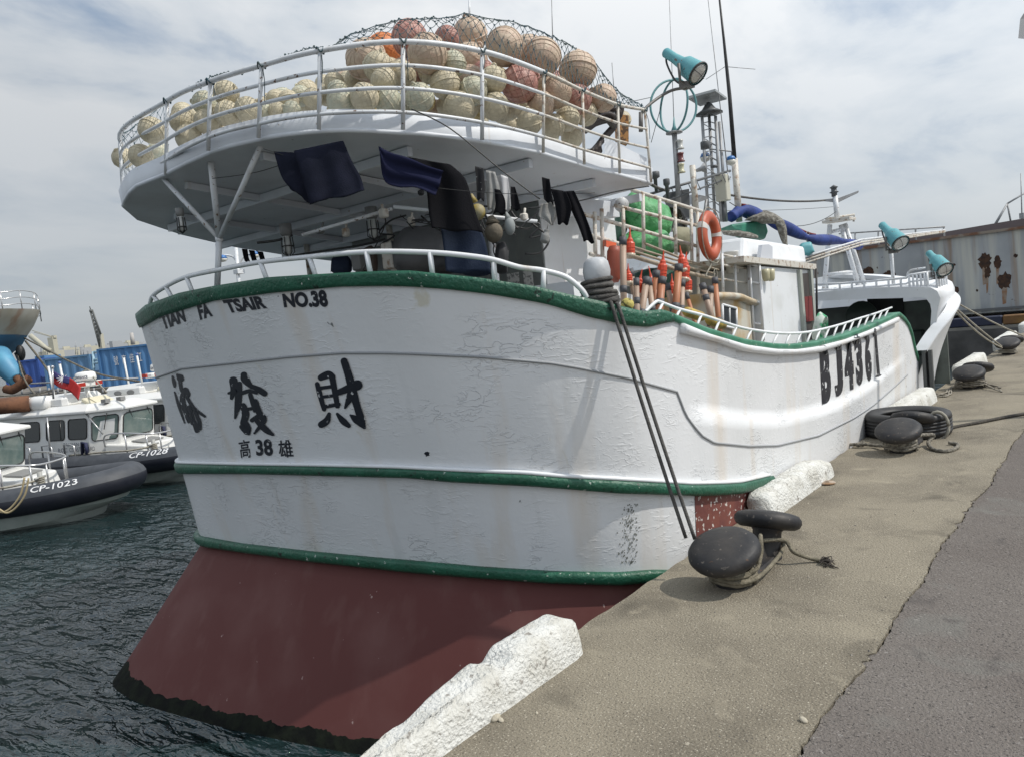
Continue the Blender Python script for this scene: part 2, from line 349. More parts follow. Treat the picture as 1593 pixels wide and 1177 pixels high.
def zline(name, u):
    if u < 4.2:                              # port quarter, turned away: carry the line on
        z0 = hz(name, 4.2); return z0 + (.0 if name not in ('top', 'capb') else .04*(4.2-u))
    if name in ('lt', 'lb', 'mt', 'mb'):
        if u > 10.4: z0 = hz(name, 10.4); return max(z0 - .16*(u-10.4), -.6 if name[0] == 'l' else hz(name, min(u, 12.2)) if u < 12.2 else hz(name, 12.2)-.3*(u-12.2))
    if name in ('lip', 'ledge') and u < 10.9: return hz(name, 10.9)
    return hz(name, u)
def wall_off(u, z):                          # moulded thickness of the starboard side below the ledge
    if u < 11.1: return 0
    f = min(1, (u-11.1)/.5)*min(1, max(0, (15.6-u)/1.2)); zl = zline('ledge', u)
    return .055*f if z < zl-.012 else 0
rows = []; keys = []
for u in ST:
    top = zline('top', u); b0 = zline('lb', u) if u < 10.6 else -.35
    zl = zline('ledge', u); zs = [b0 + (min(zl-.013, top-.3)-b0)*k/11 for k in range(12)] if u > 11.1 else [b0 + (min(zl, top-.3)-b0)*k/11 for k in range(12)]
    z1 = min(zl, top-.29); zs += [z1 + (top-z1)*k/8 for k in range(9)]
    rows.append([hpos(u, z, wall_off(u, z)) for z in zs])
mb = MB(); mb.grid(rows)
nin = []                                     # bulwark inside face
for u in ST:
    t = zline('top', u); nin.append([hpos(u, t), hpos(u, t, -.13), hpos(u, max(t-.9, .2), -.14), hpos(u, max(t-1.2, .05), -.16)])
mb.grid(nin, smooth=False)
hull = obj('hull', mb, WHITE, boat)
def band(name, lo, hi, u0, u1, out, m, lab=None, inner=-.02, zoff=(0,0), par=None, n=None):
    us = [u0 + (u1-u0)*k/((n or int((u1-u0)*10)+2)) for k in range((n or int((u1-u0)*10)+2)+1)]; rws = []
    for u in us:
        a = (zline(lo, u) if isinstance(lo, str) else lo(u)) + zoff[0]; b = (zline(hi, u) if isinstance(hi, str) else hi(u)) + zoff[1]; w = wall_off(u, (a+b)/2)
        rws.append([hpos(u, a, w+inner), hpos(u, a, w+out*.75), hpos(u, a+(b-a)*.25, w+out), hpos(u, b-(b-a)*.25, w+out), hpos(u, b, w+out*.75), hpos(u, b, w+inner)])
    mbb = MB(); mbb.grid(rws, close=True); mbb.add(rws[0], [(0,1,2,3,4,5)]); mbb.add(rws[-1], [(5,4,3,2,1,0)])
    return obj(name, mbb, m, par or boat, label=lab)
band('gunwale_cap', 'capb', 'top', U0, 10.82, .03, GREEN, 'broad dark green band along the stern rim', inner=-.15, zoff=(0, .004))
band('sheer_rail', lambda u: zline('top', u)-.052, lambda u: zline('top', u)+.004, 10.82, 15.97, .03, GREENS, 'thin green rail along the starboard sheer', inner=-.14)
strake = band('sheer_strake', 'lip', lambda u: zline('top', u)-.052, 10.95, 15.3, .065, WHITE, inner=-.02)
band('rub_rail', 'mb', 'mt', U0, 12.6, .065, GREEN, 'green rubbing band round the middle of the stern')
band('rub_rail', lambda u: zline('mt', u), lambda u: zline('mt', u)+.03, U0, 12.55, .045, WHITE2, 'white fillet above the middle green band')
band('lower_rub_rail', 'lb', 'lt', U0, 10.9, .065, GREEN, 'green rubbing band above the red bottom')
pts = [hpos(u, zline('groove', u), wall_off(u, zline('groove', u))+.002) for u in np.arange(3.4, 15.7, .06)]
mb = MB(); mb.tube(pts, .011, 6); obj('seam', mb, GREYSEAM, boat)
# lower stern skirt (flares aft down to the water) with weed at the waterline
rows = []; weed = []
for u in [2+.15*i for i in range(66)]:
    zb = zline('lb', u) if u < 10.6 else -.35
    a = hpos(u, zb, -.045); w = plan(Wc, u); bz = WZ-.28; kx = (zb-bz)/(zb-WZ); b = Vector((a.x+(w.x-a.x)*kx, a.y+(w.y-a.y)*kx, bz))
    a.z += .02
    rows.append([a.lerp(b, k/10) for k in range(11)])
mb = MB(); mb.grid(rows); obj('bottom_skirt', mb, RED, boat)
rr = random.Random(9); rows = []
for k in range(401):
    u = 2+9.6*k/400; zb = zline('lb', u) if u < 10.6 else -.35; a = hpos(u, zb, -.045); w = plan(Wc, u); kx = (zb-WZ+.28)/(zb-WZ); b = Vector((a.x+(w.x-a.x)*kx, a.y+(w.y-a.y)*kx, WZ-.28))
    dd = plan(Wc, min(16, u+.05))-plan(Wc, u-.05); nn = Vector((dd.y, -dd.x, .35)).normalized(); fw = (zb-WZ)/(zb-WZ+.28)
    top = fw - .065 - .007*rr.random() - .009*math.sin(k*.21) - .004*math.sin(k*.77) - (.006 if rr.random() < .06 else 0) - .05*max(0, 1-abs(u-4.3)/.9)
    rows.append([a.lerp(b, top) + nn*.001, a.lerp(b, top+.012)+nn*.008, a.lerp(b, fw)+nn*.014, a.lerp(b, 1.0)+nn*.012])
mb = MB(); mb.grid(rows); obj('waterline_weed', mb, BLACKW, boat)
# flaking red patch on the starboard quarter and red forefoot
def patch(name, u0, u1, z0, z1, m, out=.006):
    us = np.linspace(u0, u1, 14); rws = [[hpos(u, (z0(u) if callable(z0) else z0)*(1-k/5) + (z1(u) if callable(z1) else z1)*k/5, wall_off(u, .3)+out) for k in range(6)] for u in us]
    mbb = MB(); mbb.grid(rws); return obj(name, mbb, m, boat)
patch('red_patch', 11.08, 12.6, lambda u: -.3, lambda u: zline('mb', u)+.01, REDL)
patch('red_patch', 15.4, 16.0, -.34, .03, REDL)
# decks closing the hull
mb = MB(); n_ = [2.0+.25*i for i in range(57)]
loop = [hpos(u, max(zline('top', u)-1.0, .15), -.13) for u in n_]
mb.add(loop + [Vector((-3, 8.5, .9))], [(i, i+1, len(loop)) for i in range(len(loop)-1)], False)
obj('main_deck', mb, mat('grey_deck_paint', (.25, .27, .27), .7, (.18, .17, .15), 3, .4, .6, space='w'), boat)
bpy.context.view_layer.update()
_g = bpy.context.evaluated_depsgraph_get()
def bvh(*obs):
    vs = []; fs = []
    for o in obs:
        l = world_loc(o); k = len(vs); vs += [v.co + l for v in o.data.vertices]; fs += [tuple(i+k for i in p.vertices) for p in o.data.polygons]
    return BVHTree.FromPolygons(vs, fs)
HB = bvh(hull, strake)
def stick(px, py, B, off=.004):
    r = ROT @ _cd(px, py); h = B.ray_cast(CAM, r)
    if h[0] is None: return None
    n = h[1] if h[1].dot(r) < 0 else -h[1]
    return h[0] + n*off
# ---- painted lettering on the hull
def text_mesh(s, bold=.02, squeeze=1):
    c = bpy.data.curves.new('t', 'FONT'); c.body = s; c.offset = bold; c.resolution_u = 4
    o = bpy.data.objects.new('t', c); C.objects.link(o); bpy.context.view_layer.update()
    me = o.evaluated_get(bpy.context.evaluated_depsgraph_get()).to_mesh(); bm = bmesh.new(); bm.from_mesh(me)
    o.evaluated_get(bpy.context.evaluated_depsgraph_get()).to_mesh_clear(); C.objects.unlink(o); bpy.data.objects.remove(o); bpy.data.curves.remove(c)
    for _ in range(3):
        es = [e for e in bm.edges if e.calc_length() > .18]
        if es: bmesh.ops.subdivide_edges(bm, edges=es, cuts=1); bmesh.ops.triangulate(bm, faces=[f for f in bm.faces if len(f.verts) > 4])
    vs = [v.co.copy() for v in bm.verts]; bm.verts.index_update(); fs = [tuple(v.index for v in f.verts) for f in bm.faces]; bm.free()
    x0 = min(v.x for v in vs); x1 = max(v.x for v in vs); y0 = min(v.y for v in vs); y1 = max(v.y for v in vs)
    return [((v.x-x0)/(x1-x0), (v.y-y0)/(y1-y0)) for v in vs], fs
def quad(q, u, v):                           # q: TL TR BR BL
    t = [q[0][i]*(1-u) + q[1][i]*u for i in (0, 1)]; b = [q[3][i]*(1-u) + q[2][i]*u for i in (0, 1)]
    return t[0]*v + b[0]*(1-v), t[1]*v + b[1]*(1-v)
def letter(mb, s, q, B, bold=.02, off=.004):
    uv, fs = text_mesh(s, bold); vs = []
    for u, v in uv:
        p = stick(*quad(q, u, v), B, off); vs.append(p if p else Vector((0, 0, -3)))
    mb.add(vs, [f for f in fs if all(vs[i].z > -2.9 for i in f)], False)
def brush(mb, strokes, fx, B):
    k = 0
    for st in strokes:
        pts = smooth_line([Vector((x, y, w)) for x, y, w in st], 6); k += 1; vs = []; n = len(pts)
        L = []
        for i, p in enumerate(pts):
            t = (pts[min(i+1, n-1)] - pts[max(i-1, 0)]); t = Vector((t.x, t.y)); t = t.normalized() if t.length else Vector((1, 0)); L.append((p, t))
        prof = []
        p, t = L[0]
        for a in (.95, .8, .5): prof.append((p.x - t.x*p.z/2*a, p.y - t.y*p.z/2*a, t, p.z*math.sqrt(1-a*a)))
        prof += [(p.x, p.y, t, p.z) for p, t in L]
        p, t = L[-1]
        for a in (.5, .8, .95): prof.append((p.x + t.x*p.z/2*a, p.y + t.y*p.z/2*a, t, p.z*math.sqrt(1-a*a)))
        ok = True
        for x, y, t, w in prof:
            for sgn in (1, 0, -1):
                q = stick(*fx(x - t.y*w/2*sgn, y + t.x*w/2*sgn), B, .004 + .0004*k)
                if q is None: ok = False; q = Vector((0, 0, -3))
                vs.append(q)
        fs = []
        for i in range(len(prof)-1): fs += [(3*i, 3*i+1, 3*i+4, 3*i+3), (3*i+1, 3*i+2, 3*i+5, 3*i+4)]
        mb.add(vs, [f for f in fs if all(vs[j].z > -2.9 for j in f)], False)
def word(s, q, bold, off=.004):
    mb = MB(); letter(mb, s, q, HB, bold, off); obj('painted_word' if len(s) > 1 else 'painted_character', mb, BLACKP, boat)
word('TIAN', ((247,490.5),(285,479.5),(290,500),(255,513)), .05)
word('FA', ((306,474),(324,471),(332,491.5),(312,498)), .05)
word('TSAIR', ((346,467),(409,459.5),(416.5,479.5),(356,487.5)), .05)
word('NO.38', ((439,457),(507,450.5),(512,477.5),(442.5,478.5)), .05)
word('38', ((397,683),(422.5,681.6),(426,708),(399.4,708)), .035)
word('\u9ad8', ((371,684.5),(388,681.5),(391,711),(375,711.5)), .012)
word('\u96c4', ((432,684.5),(453.5,682),(457.5,710.5),(435,710.5)), .012)
f8 = lambda x, y: (200 + x/3.62, 420 + y/3.62)
mb = MB(); brush(mb, [  # third character of the name
 [(1064,640,26),(1080,700,30),(1103,780,26)],[(1085,604,36),(1125,588,44),(1150,598,34)],[(1148,598,36),(1163,680,32),(1178,762,28)],[(1085,662,20),(1155,652,20)],[(1092,712,18),(1168,702,18)],[(1098,768,22),(1188,752,20)],
 [(1132,806,20),(1118,845,40),(1088,866,38)],[(1178,806,16),(1210,845,36),(1242,872,26)],
 [(1185,686,34),(1240,664,44),(1292,645,58)],[(1217,512,40),(1242,590,44),(1266,680,46),(1292,770,40),(1312,830,40),(1334,884,12)],[(1258,690,46),(1242,730,34),(1222,772,12)],[(1252,812,10),(1285,838,40),(1328,882,16)]], f8, HB); obj('painted_character', mb, BLACKP, boat)
mb = MB(); brush(mb, [  # second character
 [(592,622,48),(596,665,42),(582,718,20)],[(626,640,30),(622,700,40),(616,765,36),(602,830,12)],[(652,590,38),(660,615,46),(694,655,24)],[(688,648,18),(730,668,32),(768,692,34)],[(640,690,22),(685,678,22),(722,690,16)],
 [(688,700,24),(703,745,28),(712,790,18)],[(648,762,36),(662,810,42),(648,858,34)],[(655,850,34),(672,890,44),(680,918,16)],[(662,782,18),(735,768,20)],[(718,735,28),(735,790,36),(757,832,30)],[(698,842,24),(748,816,32),(765,845,30),(712,915,12)],[(728,848,26),(775,893,36),(816,922,16)],[(640,878,26),(668,906,34)],[(568,690,14),(600,680,22)]], f8, HB); obj('painted_character', mb, BLACKP, boat)
mb = MB(); brush(mb, [  # first character
 [(249,598,12),(258,628,22),(262,652,16)],[(276,588,14),(290,602,40),(298,612,34)],[(290,610,22),(300,670,20),(318,690,26)],[(322,676,38),(330,698,42)],[(262,684,8),(285,760,16),(318,856,8)],[(306,700,24),(308,745,32),(326,795,28)],[(333,716,18),(372,775,20),(432,820,14)],[(322,790,26),(342,850,18)],[(344,768,22),(364,830,24),(388,900,26)],[(368,778,14),(398,840,22),(404,888,22)],[(346,830,16),(392,872,18)],[(352,800,12),(362,860,16)]], f8, HB); obj('painted_character', mb, BLACKP, boat)
for ch, q in (('B', ((1274,539),(1290,536),(1293,623),(1278.5,628.6))), ('J', ((1294,532),(1308,528.6),(1312,613),(1299,617))), ('4', ((1312,526),(1325,523),(1329,604),(1315,609))), ('3', ((1327,521),(1339,518),(1343,597),(1333,600))), ('6', ((1343,517),(1353,514),(1356.5,591),(1347.7,594)))):
    word(ch, q, .06 if ch != '1' else .02, .006)
mb = MB(); brush(mb, [[(1361,513,3.6),(1363.5,545,3.8),(1366.5,583,4.4)],[(1361,515,2.5),(1358.5,523,2)],[(1362.5,585,2.6),(1369.5,583.5,3)]], lambda x, y: (x, y), HB); obj('painted_character', mb, BLACKP, boat)
mb = MB(); rm = random.Random(31)
for _ in range(150):
    px = 979 + rm.gauss(0, 6.5); py = rm.uniform(782, 876); w = rm.uniform(.5, 1.5); h_ = rm.uniform(.6, 2.6)
    pts = [stick(px + w*math.cos(t)*rm.uniform(.6, 1.2), py + h_*math.sin(t)*rm.uniform(.6, 1.2), HB, .003) for t in np.linspace(0, 2*PI, 7)[:-1]]
    if all(p is not None for p in pts): mb.add(pts, [tuple(range(6))], False)
obj('mildew_streak', mb, mat('grey_mildew', (.24, .25, .23), .8, (.14, .145, .13), 20, .4, .6, space='w'), boat, kind='stuff')
mb = MB(); pts = [stick(664 + 4*math.cos(a) + (1.5 if k % 3 else -.6), 705 + 4*math.sin(a)*(1.1 if k % 2 else .7), HB, .004) for k, a in enumerate(np.linspace(0, 2*PI, 12)[:-1])]
mb.add(pts, [tuple(range(len(pts)))], False); obj('drain_hole', mb, BLACKP, boat)
# ---------------------------------------------------------------- fishing boat: float deck over the stern
DPL = (Vector((-3, 3.5, 3.5)), Vector((0, .11, 1)).normalized())
def dz(y, k=0): return 3.5 - .11*(y-3.5) + k
def dk(px, py): return at(px, py, pl=DPL)
out_px = [(190,322),(193,314),(200,302),(212,291),(232,283),(255,274),(290,256),(328,239),(360,229),(396,221),(424,215),(452,211),(480,208),(509,206),(540,205),(570,205.5),(620,209),(654,210),(700,215),(748,222),(795,230),(842,240),(875,250),(908,260),(935,267),(962,273),(1015,287)]
OUT = [dk(*p) for p in out_px]
PORT = [Vector((-6.45, 7.6, dz(7.6))), Vector((-6.45, 6.6, dz(6.6))), Vector((-6.3, 5.6, dz(5.6))), Vector((-5.95, 4.7, dz(4.7))), Vector((-5.5, 4.0, dz(4.0)))]
EDGE = PORT + OUT
cen = Vector((-3.4, 6.2, 0))
def offs(p, k, h):
    v = Vector((p.x, p.y, 0)) - cen; v.normalize(); return Vector((p.x + v.x*k, p.y + v.y*k, p.z + h))
mb = MB()
mb.grid([[offs(p, 0, .02), offs(p, .012, .16)] for p in EDGE], smooth=True)
mb.grid([[offs(p, .012, .16), offs(p, -.02, .165), offs(p, -.03, .06)] for p in EDGE], smooth=False)
mb.tube([offs(p, -.012, .012) for p in EDGE], .02, 8)
n = len(EDGE)
mb.add([offs(p, -.012, -.003) for p in EDGE], [tuple(range(n))], False)
mb.add([offs(p, -.035, .06) for p in EDGE], [tuple(range(n-1, -1, -1))], False)
fl = obj('float_deck', mb, DECKW, boat)
mb = MB()
for y0 in (4.35, 5.3, 6.25, 7.1):
    xs = (-5.5 if y0 < 5 else -6.2, -1.6 if y0 < 4.8 else -1.15); mb.box(((xs[0]+xs[1])/2, y0, dz(y0)-.045), (xs[1]-xs[0], .05, .075))
for x0 in (-4.9, -3.7, -2.5): mb.box((x0, 5.6, dz(5.6)-.04), (.05, 4.0 if x0 > -4 else 3.0, .06), Euler((math.atan(-.11), 0, 0)).to_matrix())
obj('deck_beam', mb, DECKW, boat)
posts = [((192,322),(186,217)),((258,272),(260,157)),((324,235),(327,127)),((402,215),(407,102)),((496,202),(498,79)),((627,202),(627,65)),((750,218),(750,80)),((845,238),(846,113)),((909,256),(906,141)),((964,270),(961,163)),((1013,284),(1003,171))]
PB = []; PT = []
for b, t in posts:
    q = dk(*b); PB.append(q); PT.append(at(*t, y=q.y))
extra = [Vector((-6.5, 7.4, dz(7.4))), Vector((-6.42, 6.0, dz(6.0))), Vector((-5.97, 4.7, dz(4.7)))]
PB = extra + PB; PT = [p + Vector((-.04, 0, .62)) for p in extra] + PT
for i, (b, t) in enumerate(zip(PB, PT)):
    mb = MB(); mb.tube([b, t], .016 if i < 10 else .013, 8); obj('rail_post', mb, PIPE if i < 10 else RPIPE, boat)
for fr in (1.0, .735, .475, .2):
    line = smooth_line([b.lerp(t, fr) for b, t in zip(PB, PT)], 8); k = 10*8
    mb = MB(); mb.tube(line[:k+1], .021 if fr == 1 else .015, 8); obj('upper_rail', mb, PIPE, boat)
    mb = MB(); mb.tube(line[k:], .016 if fr == 1 else .012, 8); obj('upper_rail', mb, RPIPE, boat, label='rusty length of the upper rail')
# Y shaped support at the port quarter
foot = at(338, 446, y=3.62); jun = at(341, 372, y=3.66); mb = MB()
mb.tube([foot, jun], .027, 10); mb.tube([jun, dk(328, 252)], .027, 10); mb.tube([jun, dk(255, 279)], .022, 8); mb.tube([jun, dk(405, 228)], .022, 8); mb.sphere(jun, .036, 10, 8)
obj('deck_support', mb, PIPE, boat)
for (px, py0, py1, yy) in ((474, 362, 425, 6.2), (603, 335, 425, 6.1), (765, 375, 430, 5.6)):
    a = at(px, py0, y=yy); mb = MB(); mb.tube([Vector((a.x, yy, 1.3)), Vector((a.x, yy, dz(yy)))], .035, 10); obj('deck_post', mb, RPIPE if px < 700 else PIPE, boat)
# stern rail on the gunwale
us = [2+.02*i for i in range(700)]; UX = [(proj(hpos(u, zline('top', u)))[0], u) for u in us]
UX2 = [(x, u) for x, u in UX if u > 4.45]
def uof(px): return min(UX2, key=lambda q: abs(q[0]-px))[1]
rail = [(233,474),(238,460),(258,446),(290,431),(340,420),(405,408),(480,400),(573,392),(668,393),(735,399),(770,405),(808,416),(845,421),(880,431),(903,449),(913,463)]
mb = MB(); pts = []
for px, py in rail:
    b = hpos(uof(px), zline('top', uof(px)), -.07); pts.append(at(px, py, y=b.y))
mb.tube(smooth_line(pts, 6), .02, 8); obj('stern_rail', mb, WHITE2, boat)
for px, py in ((238,460),(258,446),(290,431),(405,408),(481,400),(570,392),(669,393),(768,405),(846,421)):
    u = uof(px); b = hpos(u, zline('top', u), -.07); t = at(px, py, y=b.y); mb = MB(); mb.tube([b - Vector((0,0,.03)), t], .02, 8); obj('rail_post', mb, WHITE2, boat)
rail = [(1004,485),(1012,477),(1022,469),(1030,471),(1057,481),(1095,491),(1125,501),(1154,510),(1182,515),(1208,518),(1235,518.5),(1258,516.5),(1280,512),(1300,507),(1320,501),(1335,496),(1364,487),(1387,478.5)]
pts = []; u_of = lambda px: min([(x, u) for x, u in UX if 9 < u < 15.55], key=lambda q: abs(q[0]-px))[1]
for px, py in rail:
    u = u_of(px); b = hpos(u, zline('top', u), -.06); pts.append(at(px, py, x=b.x))
mb = MB(); mb.tube(smooth_line(pts, 5), .014, 8); obj('sheer_rail_pipe', mb, WHITE2, boat)
for px in (1031,1058,1091,1119,1146,1169,1191,1210,1229,1246,1262,1276,1290,1303,1316,1328,1340,1351,1362,1372,1382):
    u = u_of(px); b = hpos(u, zline('top', u), -.06); py = np.interp(px, [q[0] for q in rail], [q[1] for q in rail]); t = at(px, float(py), x=b.x)
    mb = MB(); mb.tube([b - Vector((0,0,.02)), t], .012, 6); obj('rail_post', mb, WHITE2, boat)
# ---------------------------------------------------------------- deckhouse under the float deck
XC = -1.87; YC = 6.3
SHADEW = mat('shade_darkened_white', (.16, .175, .168), .6, (.11, .12, .115), 2, .45, .65, space='w', streak=[((.3, .22, .13), 6, .6, .8, .5)])  # white paint darkened: shade under the deck is put into the colour
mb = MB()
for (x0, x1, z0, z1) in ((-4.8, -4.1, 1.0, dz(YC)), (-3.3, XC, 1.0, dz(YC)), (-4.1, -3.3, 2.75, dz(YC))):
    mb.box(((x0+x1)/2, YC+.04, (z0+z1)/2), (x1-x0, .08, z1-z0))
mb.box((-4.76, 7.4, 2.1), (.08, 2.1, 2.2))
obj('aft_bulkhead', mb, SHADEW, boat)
mb = MB(); mb.box((XC-.03, 7.02, 2.1), (.08, 1.4, 2.2)); wall = obj('starboard_bulkhead', mb, WHITE2, boat)
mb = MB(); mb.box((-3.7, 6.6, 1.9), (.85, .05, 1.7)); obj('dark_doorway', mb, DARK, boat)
for q, h in (((-2.28, YC-.005, 2.32), (.16, .006, .24)), ((-2.08, YC-.005, 2.3), (.12, .006, .28))):
    mb = MB(); mb.box(q, h); obj('paper_notice', mb, mat('faded_paper', (.5, .5, .48), .8, (.2, .2, .2), 40, .5, .6, space='w'), boat)
a = at(868, 440, x=-.9); b = at(1000, 470, x=-.9)
mb = MB(); mb.hexa([Vector((-1.9, a.y, 1.4)), Vector((-.75, a.y, 1.4)), Vector((-.75, b.y, 1.2)), Vector((-1.9, b.y, 1.2)), Vector((-1.9, a.y, a.z)), Vector((-.75, a.y, a.z)), Vector((-.75, b.y, b.z)), Vector((-1.9, b.y, b.z))]); obj('side_locker', mb, WHITE2, boat)
a = at(905, 330, x=-1.5); mb = MB(); mb.box((-1.55, a.y+.25, 3.0), (.12, .9, .16)); obj('beam_bracket', mb, DECKW, boat)
mb = MB(); mb.lathe([(.035, 0), (.05, .02), (.05, .09), (.075, .11), (.075, .14)], at(962, 315, x=-1.4), (.6, -.6, -.3)); obj('ventilator', mb, PIPE, boat)
def caged_lamp(px, py, d, s=1):
    c = at(px, py, d=d); mb = MB(); mb.lathe([(.05*s, .1*s), (.05*s, .02*s), (.035*s, .0)], c + Vector((0,0,.06)), n=12); o = obj('caged_lamp', mb, mat('lamp_housing', (.16, .16, .155), .5), boat)
    mb = MB(); mb.lathe([(.034*s, .06), (.036*s, -.05*s), (.02*s, -.09*s), (.0, -.1*s)], c, n=12); obj('lamp_glass', mb, mat('clear_lamp_glass', (.45, .46, .44), .15), o)
    mb = MB()
    for k in range(3):
        a = PI*k/3; v = Vector((math.cos(a), math.sin(a), 0)); mb.tube([c + v*.045*s + Vector((0,0,.05)), c + v*.05*s - Vector((0,0,.08*s)), c - Vector((0,0,.12*s)), c - v*.05*s - Vector((0,0,.08*s)), c - v*.045*s + Vector((0,0,.05))], .005, 5)
    mb.tube([c + Vector((.05*s*math.cos(t), .05*s*math.sin(t), -.03)) for t in np.linspace(0, 2*PI, 13)], .005, 5)
    obj('lamp_cage', mb, WIRE, o)
caged_lamp(447, 378, 7.0, 1.1); caged_lamp(580, 352, 6.9, 1.1); caged_lamp(282, 348, 6.6, .7)
for line, d, r_ in (([(400,378),(432,374),(455,366)],7,.012), ([(455,398),(520,388),(560,382),(600,372)],7.2,.01), ([(640,170),(700,200),(780,265),(840,310)],5.6,.005), ([(470,245),(400,268),(330,278)],6.2,.003), ([(560,430),(600,345),(575,330)],7,.006), ([(780,340),(800,352),(825,355),(836,330),(880,300)],6.4,.009), ([(860,320),(905,312),(960,298),(1010,290)],7.0,.006), ([(650,386),(655,365),(662,380)],6.8,.007)):
    mb = MB(); mb.tube(smooth_line([at(px, py, d=d) for px, py in line], 5), r_, 5); obj('cable', mb, WIRE, boat)
rc_ = random.Random(15)
for k in range(22):
    x0 = rc_.uniform(600, 830); y0 = np.interp(x0, [470, 620, 830], [372, 338, 330]) + rc_.uniform(-6, 14); n_c = rc_.randint(3, 5); d = rc_.uniform(6.5, 7.2) if x0 < 700 else rc_.uniform(6.1, 6.5)
    line = [(x0, y0)]
    for _ in range(n_c): line.append((line[-1][0] + rc_.uniform(-26, 30), min(415, line[-1][1] + rc_.uniform(-9, 24))))
    mb = MB(); mb.tube(smooth_line([at(px, py, d=d) for px, py in line], 5), rc_.choice((.004, .006, .009)), 5); obj('cable', mb, WIRE, boat)
for px, py, d, w in ((640,345,6.8,.06),(597,332,6.6,.07),(655,300,6.2,.05),(500,360,6.8,.05),(538,362,7,.06),(690,332,6.7,.08),(722,322,6.4,.06),(560,405,7.1,.12),(610,398,7.0,.14),(815,338,6.3,.06)):
    mb = MB(); mb.box(at(px, py, d=d), (w, w, w*rc_.uniform(.8, 1.8)), bev=.012); mb.tube([at(px, py, d=d), at(px+rc_.uniform(-4, 4), py-14, d=d)], w*.18, 6); obj('deck_fitting', mb, rc_.choice((DARK, mat('lamp_housing', (.16, .16, .155), .5), RPIPE)), boat)
for a_, b_, d in (((470,366),(610,325),6.7), ((612,322),(836,345),6.3), ((520,395),(600,378),7.2)):
    mb = MB(); mb.tube([at(*a_, d=d), at(*b_, d=d)], .016, 7); obj('conduit', mb, PIPE, boat)
# ---------------------------------------------------------------- rack of rusty pipes, forward house
XR = -1.25
def bar(name, a, b, x, r, m, par=None, x2=None):
    mb = MB(); mb.tube([at(*a, x=x), at(*b, x=x if x2 is None else x2)], r, 7); return obj(name, mb, m, par or boat)
for a, b in (((983,296),(1092,329)), ((957,320),(1084,351)), ((907,333),(1084,383)), ((921,367),(1000,390)), ((918,395),(940,402))): bar('rack_rail', a, b, XR, .021, RPIPE)
for px, y0, y1 in ((936,325,408), (969,325,372), (1000,302,388), (1026,310,390), (1050,318,398), (1075,326,412), (925,330,405), (1085,330,470)): bar('rack_post', (px, y0), (px+1.5, y1), XR+.02, .02, RPIPE)
for a, b in (((1122,396),(1165,404)), ((1122,412),(1163,418)), ((1124,434),(1161,440))): bar('rack_rail', a, b, -1.05, .013, RPIPE)
for px, y0, y1 in ((1123,395,458), (1143,398,461), (1163,403,466)): bar('rack_post', (px, y0), (px+2, y1), -1.03, .017, PIPE)
XW = -.9
y0 = at(1184, 470, x=XW).y; y1 = at(1263, 470, x=XW).y; zt = at(1184, 414, x=XW).z; zt1 = at(1263, 420, x=XW).z
mb = MB(); mb.hexa([Vector((-3.6, y0, .5)), Vector((XW, y0, .5)), Vector((XW, y1, .5)), Vector((-3.6, y1, .5)), Vector((-3.6, y0, zt)), Vector((XW, y0, zt)), Vector((XW, y1, zt1)), Vector((-3.6, y1, zt1))])
obj('wheelhouse', mb, WHITE2, boat)
mb = MB(); q = [at(1243, 426, x=XW), at(1256, 426, x=XW)]; zb = .6
mb.box((XW+.004, (q[0].y+q[1].y)/2, (q[0].z+zb)/2), (.02, q[1].y-q[0].y, q[0].z-zb)); dr = obj('door', mb, mat('door_recess_shade', (.06, .05, .045), .5), boat)  # flat panel, the shade of the door recess is put into its colour
mb = MB()
for yy in (q[0].y-.04, q[1].y+.06): mb.box((XW+.02, yy, (q[0].z+zb)/2), (.05, .09, q[0].z-zb+.1))
obj('door_frame', mb, mat('grey_green_trim', (.36, .38, .34), .5), dr)
mb = MB(); mb.box((XW+.03, (q[0].y+q[1].y)/2, q[0].z-.5), (.03, .3, .35)); obj('door_cloth', mb, mat('dark_red_cloth', (.16, .02, .02), .8), dr)
mb = MB(); A = at(1157, 402, x=XW+.05); B = at(1270, 414, x=XW+.05)
mb.hexa([Vector((-3.7, A.y, A.z-.04)), Vector((A.x, A.y, A.z-.04)), Vector((B.x, B.y, B.z-.05)), Vector((-3.7, B.y, B.z-.05)), Vector((-3.7, A.y, A.z+.03)), Vector((A.x, A.y, A.z+.03)), Vector((B.x, B.y, B.z+.03)), Vector((-3.7, B.y, B.z+.03))]); obj('eave', mb, RPIPE, boat)
mb = MB(); A = at(1157, 403, x=XW-.12); B = at(1256, 412, x=XW-.12); A2 = at(1158, 369, x=XW-.18); B2 = at(1252, 383, x=XW-.18)
mb.hexa([Vector((-3.4, A.y, A.z)), A, B, Vector((-3.4, B.y, B.z)), Vector((-3.3, A2.y, A2.z+.05)), A2, B2, Vector((-3.3, B2.y, B2.z+.05))]); obj('roof_trunk', mb, WHITE2, boat, bevel=.05)
mb = MB(); p = [at(1177, 402, x=XW-.05), at(1196, 404, x=XW-.05), at(1196, 385, x=XW-.06), at(1190, 381, x=XW-.06), at(1180, 382, x=XW-.06)]; mb.poly(p, (.05, 0, 0)); obj('roof_vent', mb, mat('pale_grey_paint', (.5, .52, .56), .5), boat)
ld = MB(); ld.tube([at(1166, 408, x=-.98), at(1174, 530, x=-.98)], .016, 6); ld.tube([at(1181, 408, x=-.88), at(1188, 530, x=-.88)], .016, 6)
for y in (412, 439, 469, 503): ld.tube([at(1167 + (y-412)*.06, y, x=-.98), at(1182 + (y-412)*.06, y+2, x=-.88)], .014, 6)
obj('ladder', ld, WHITE2, boat)
mb = MB()
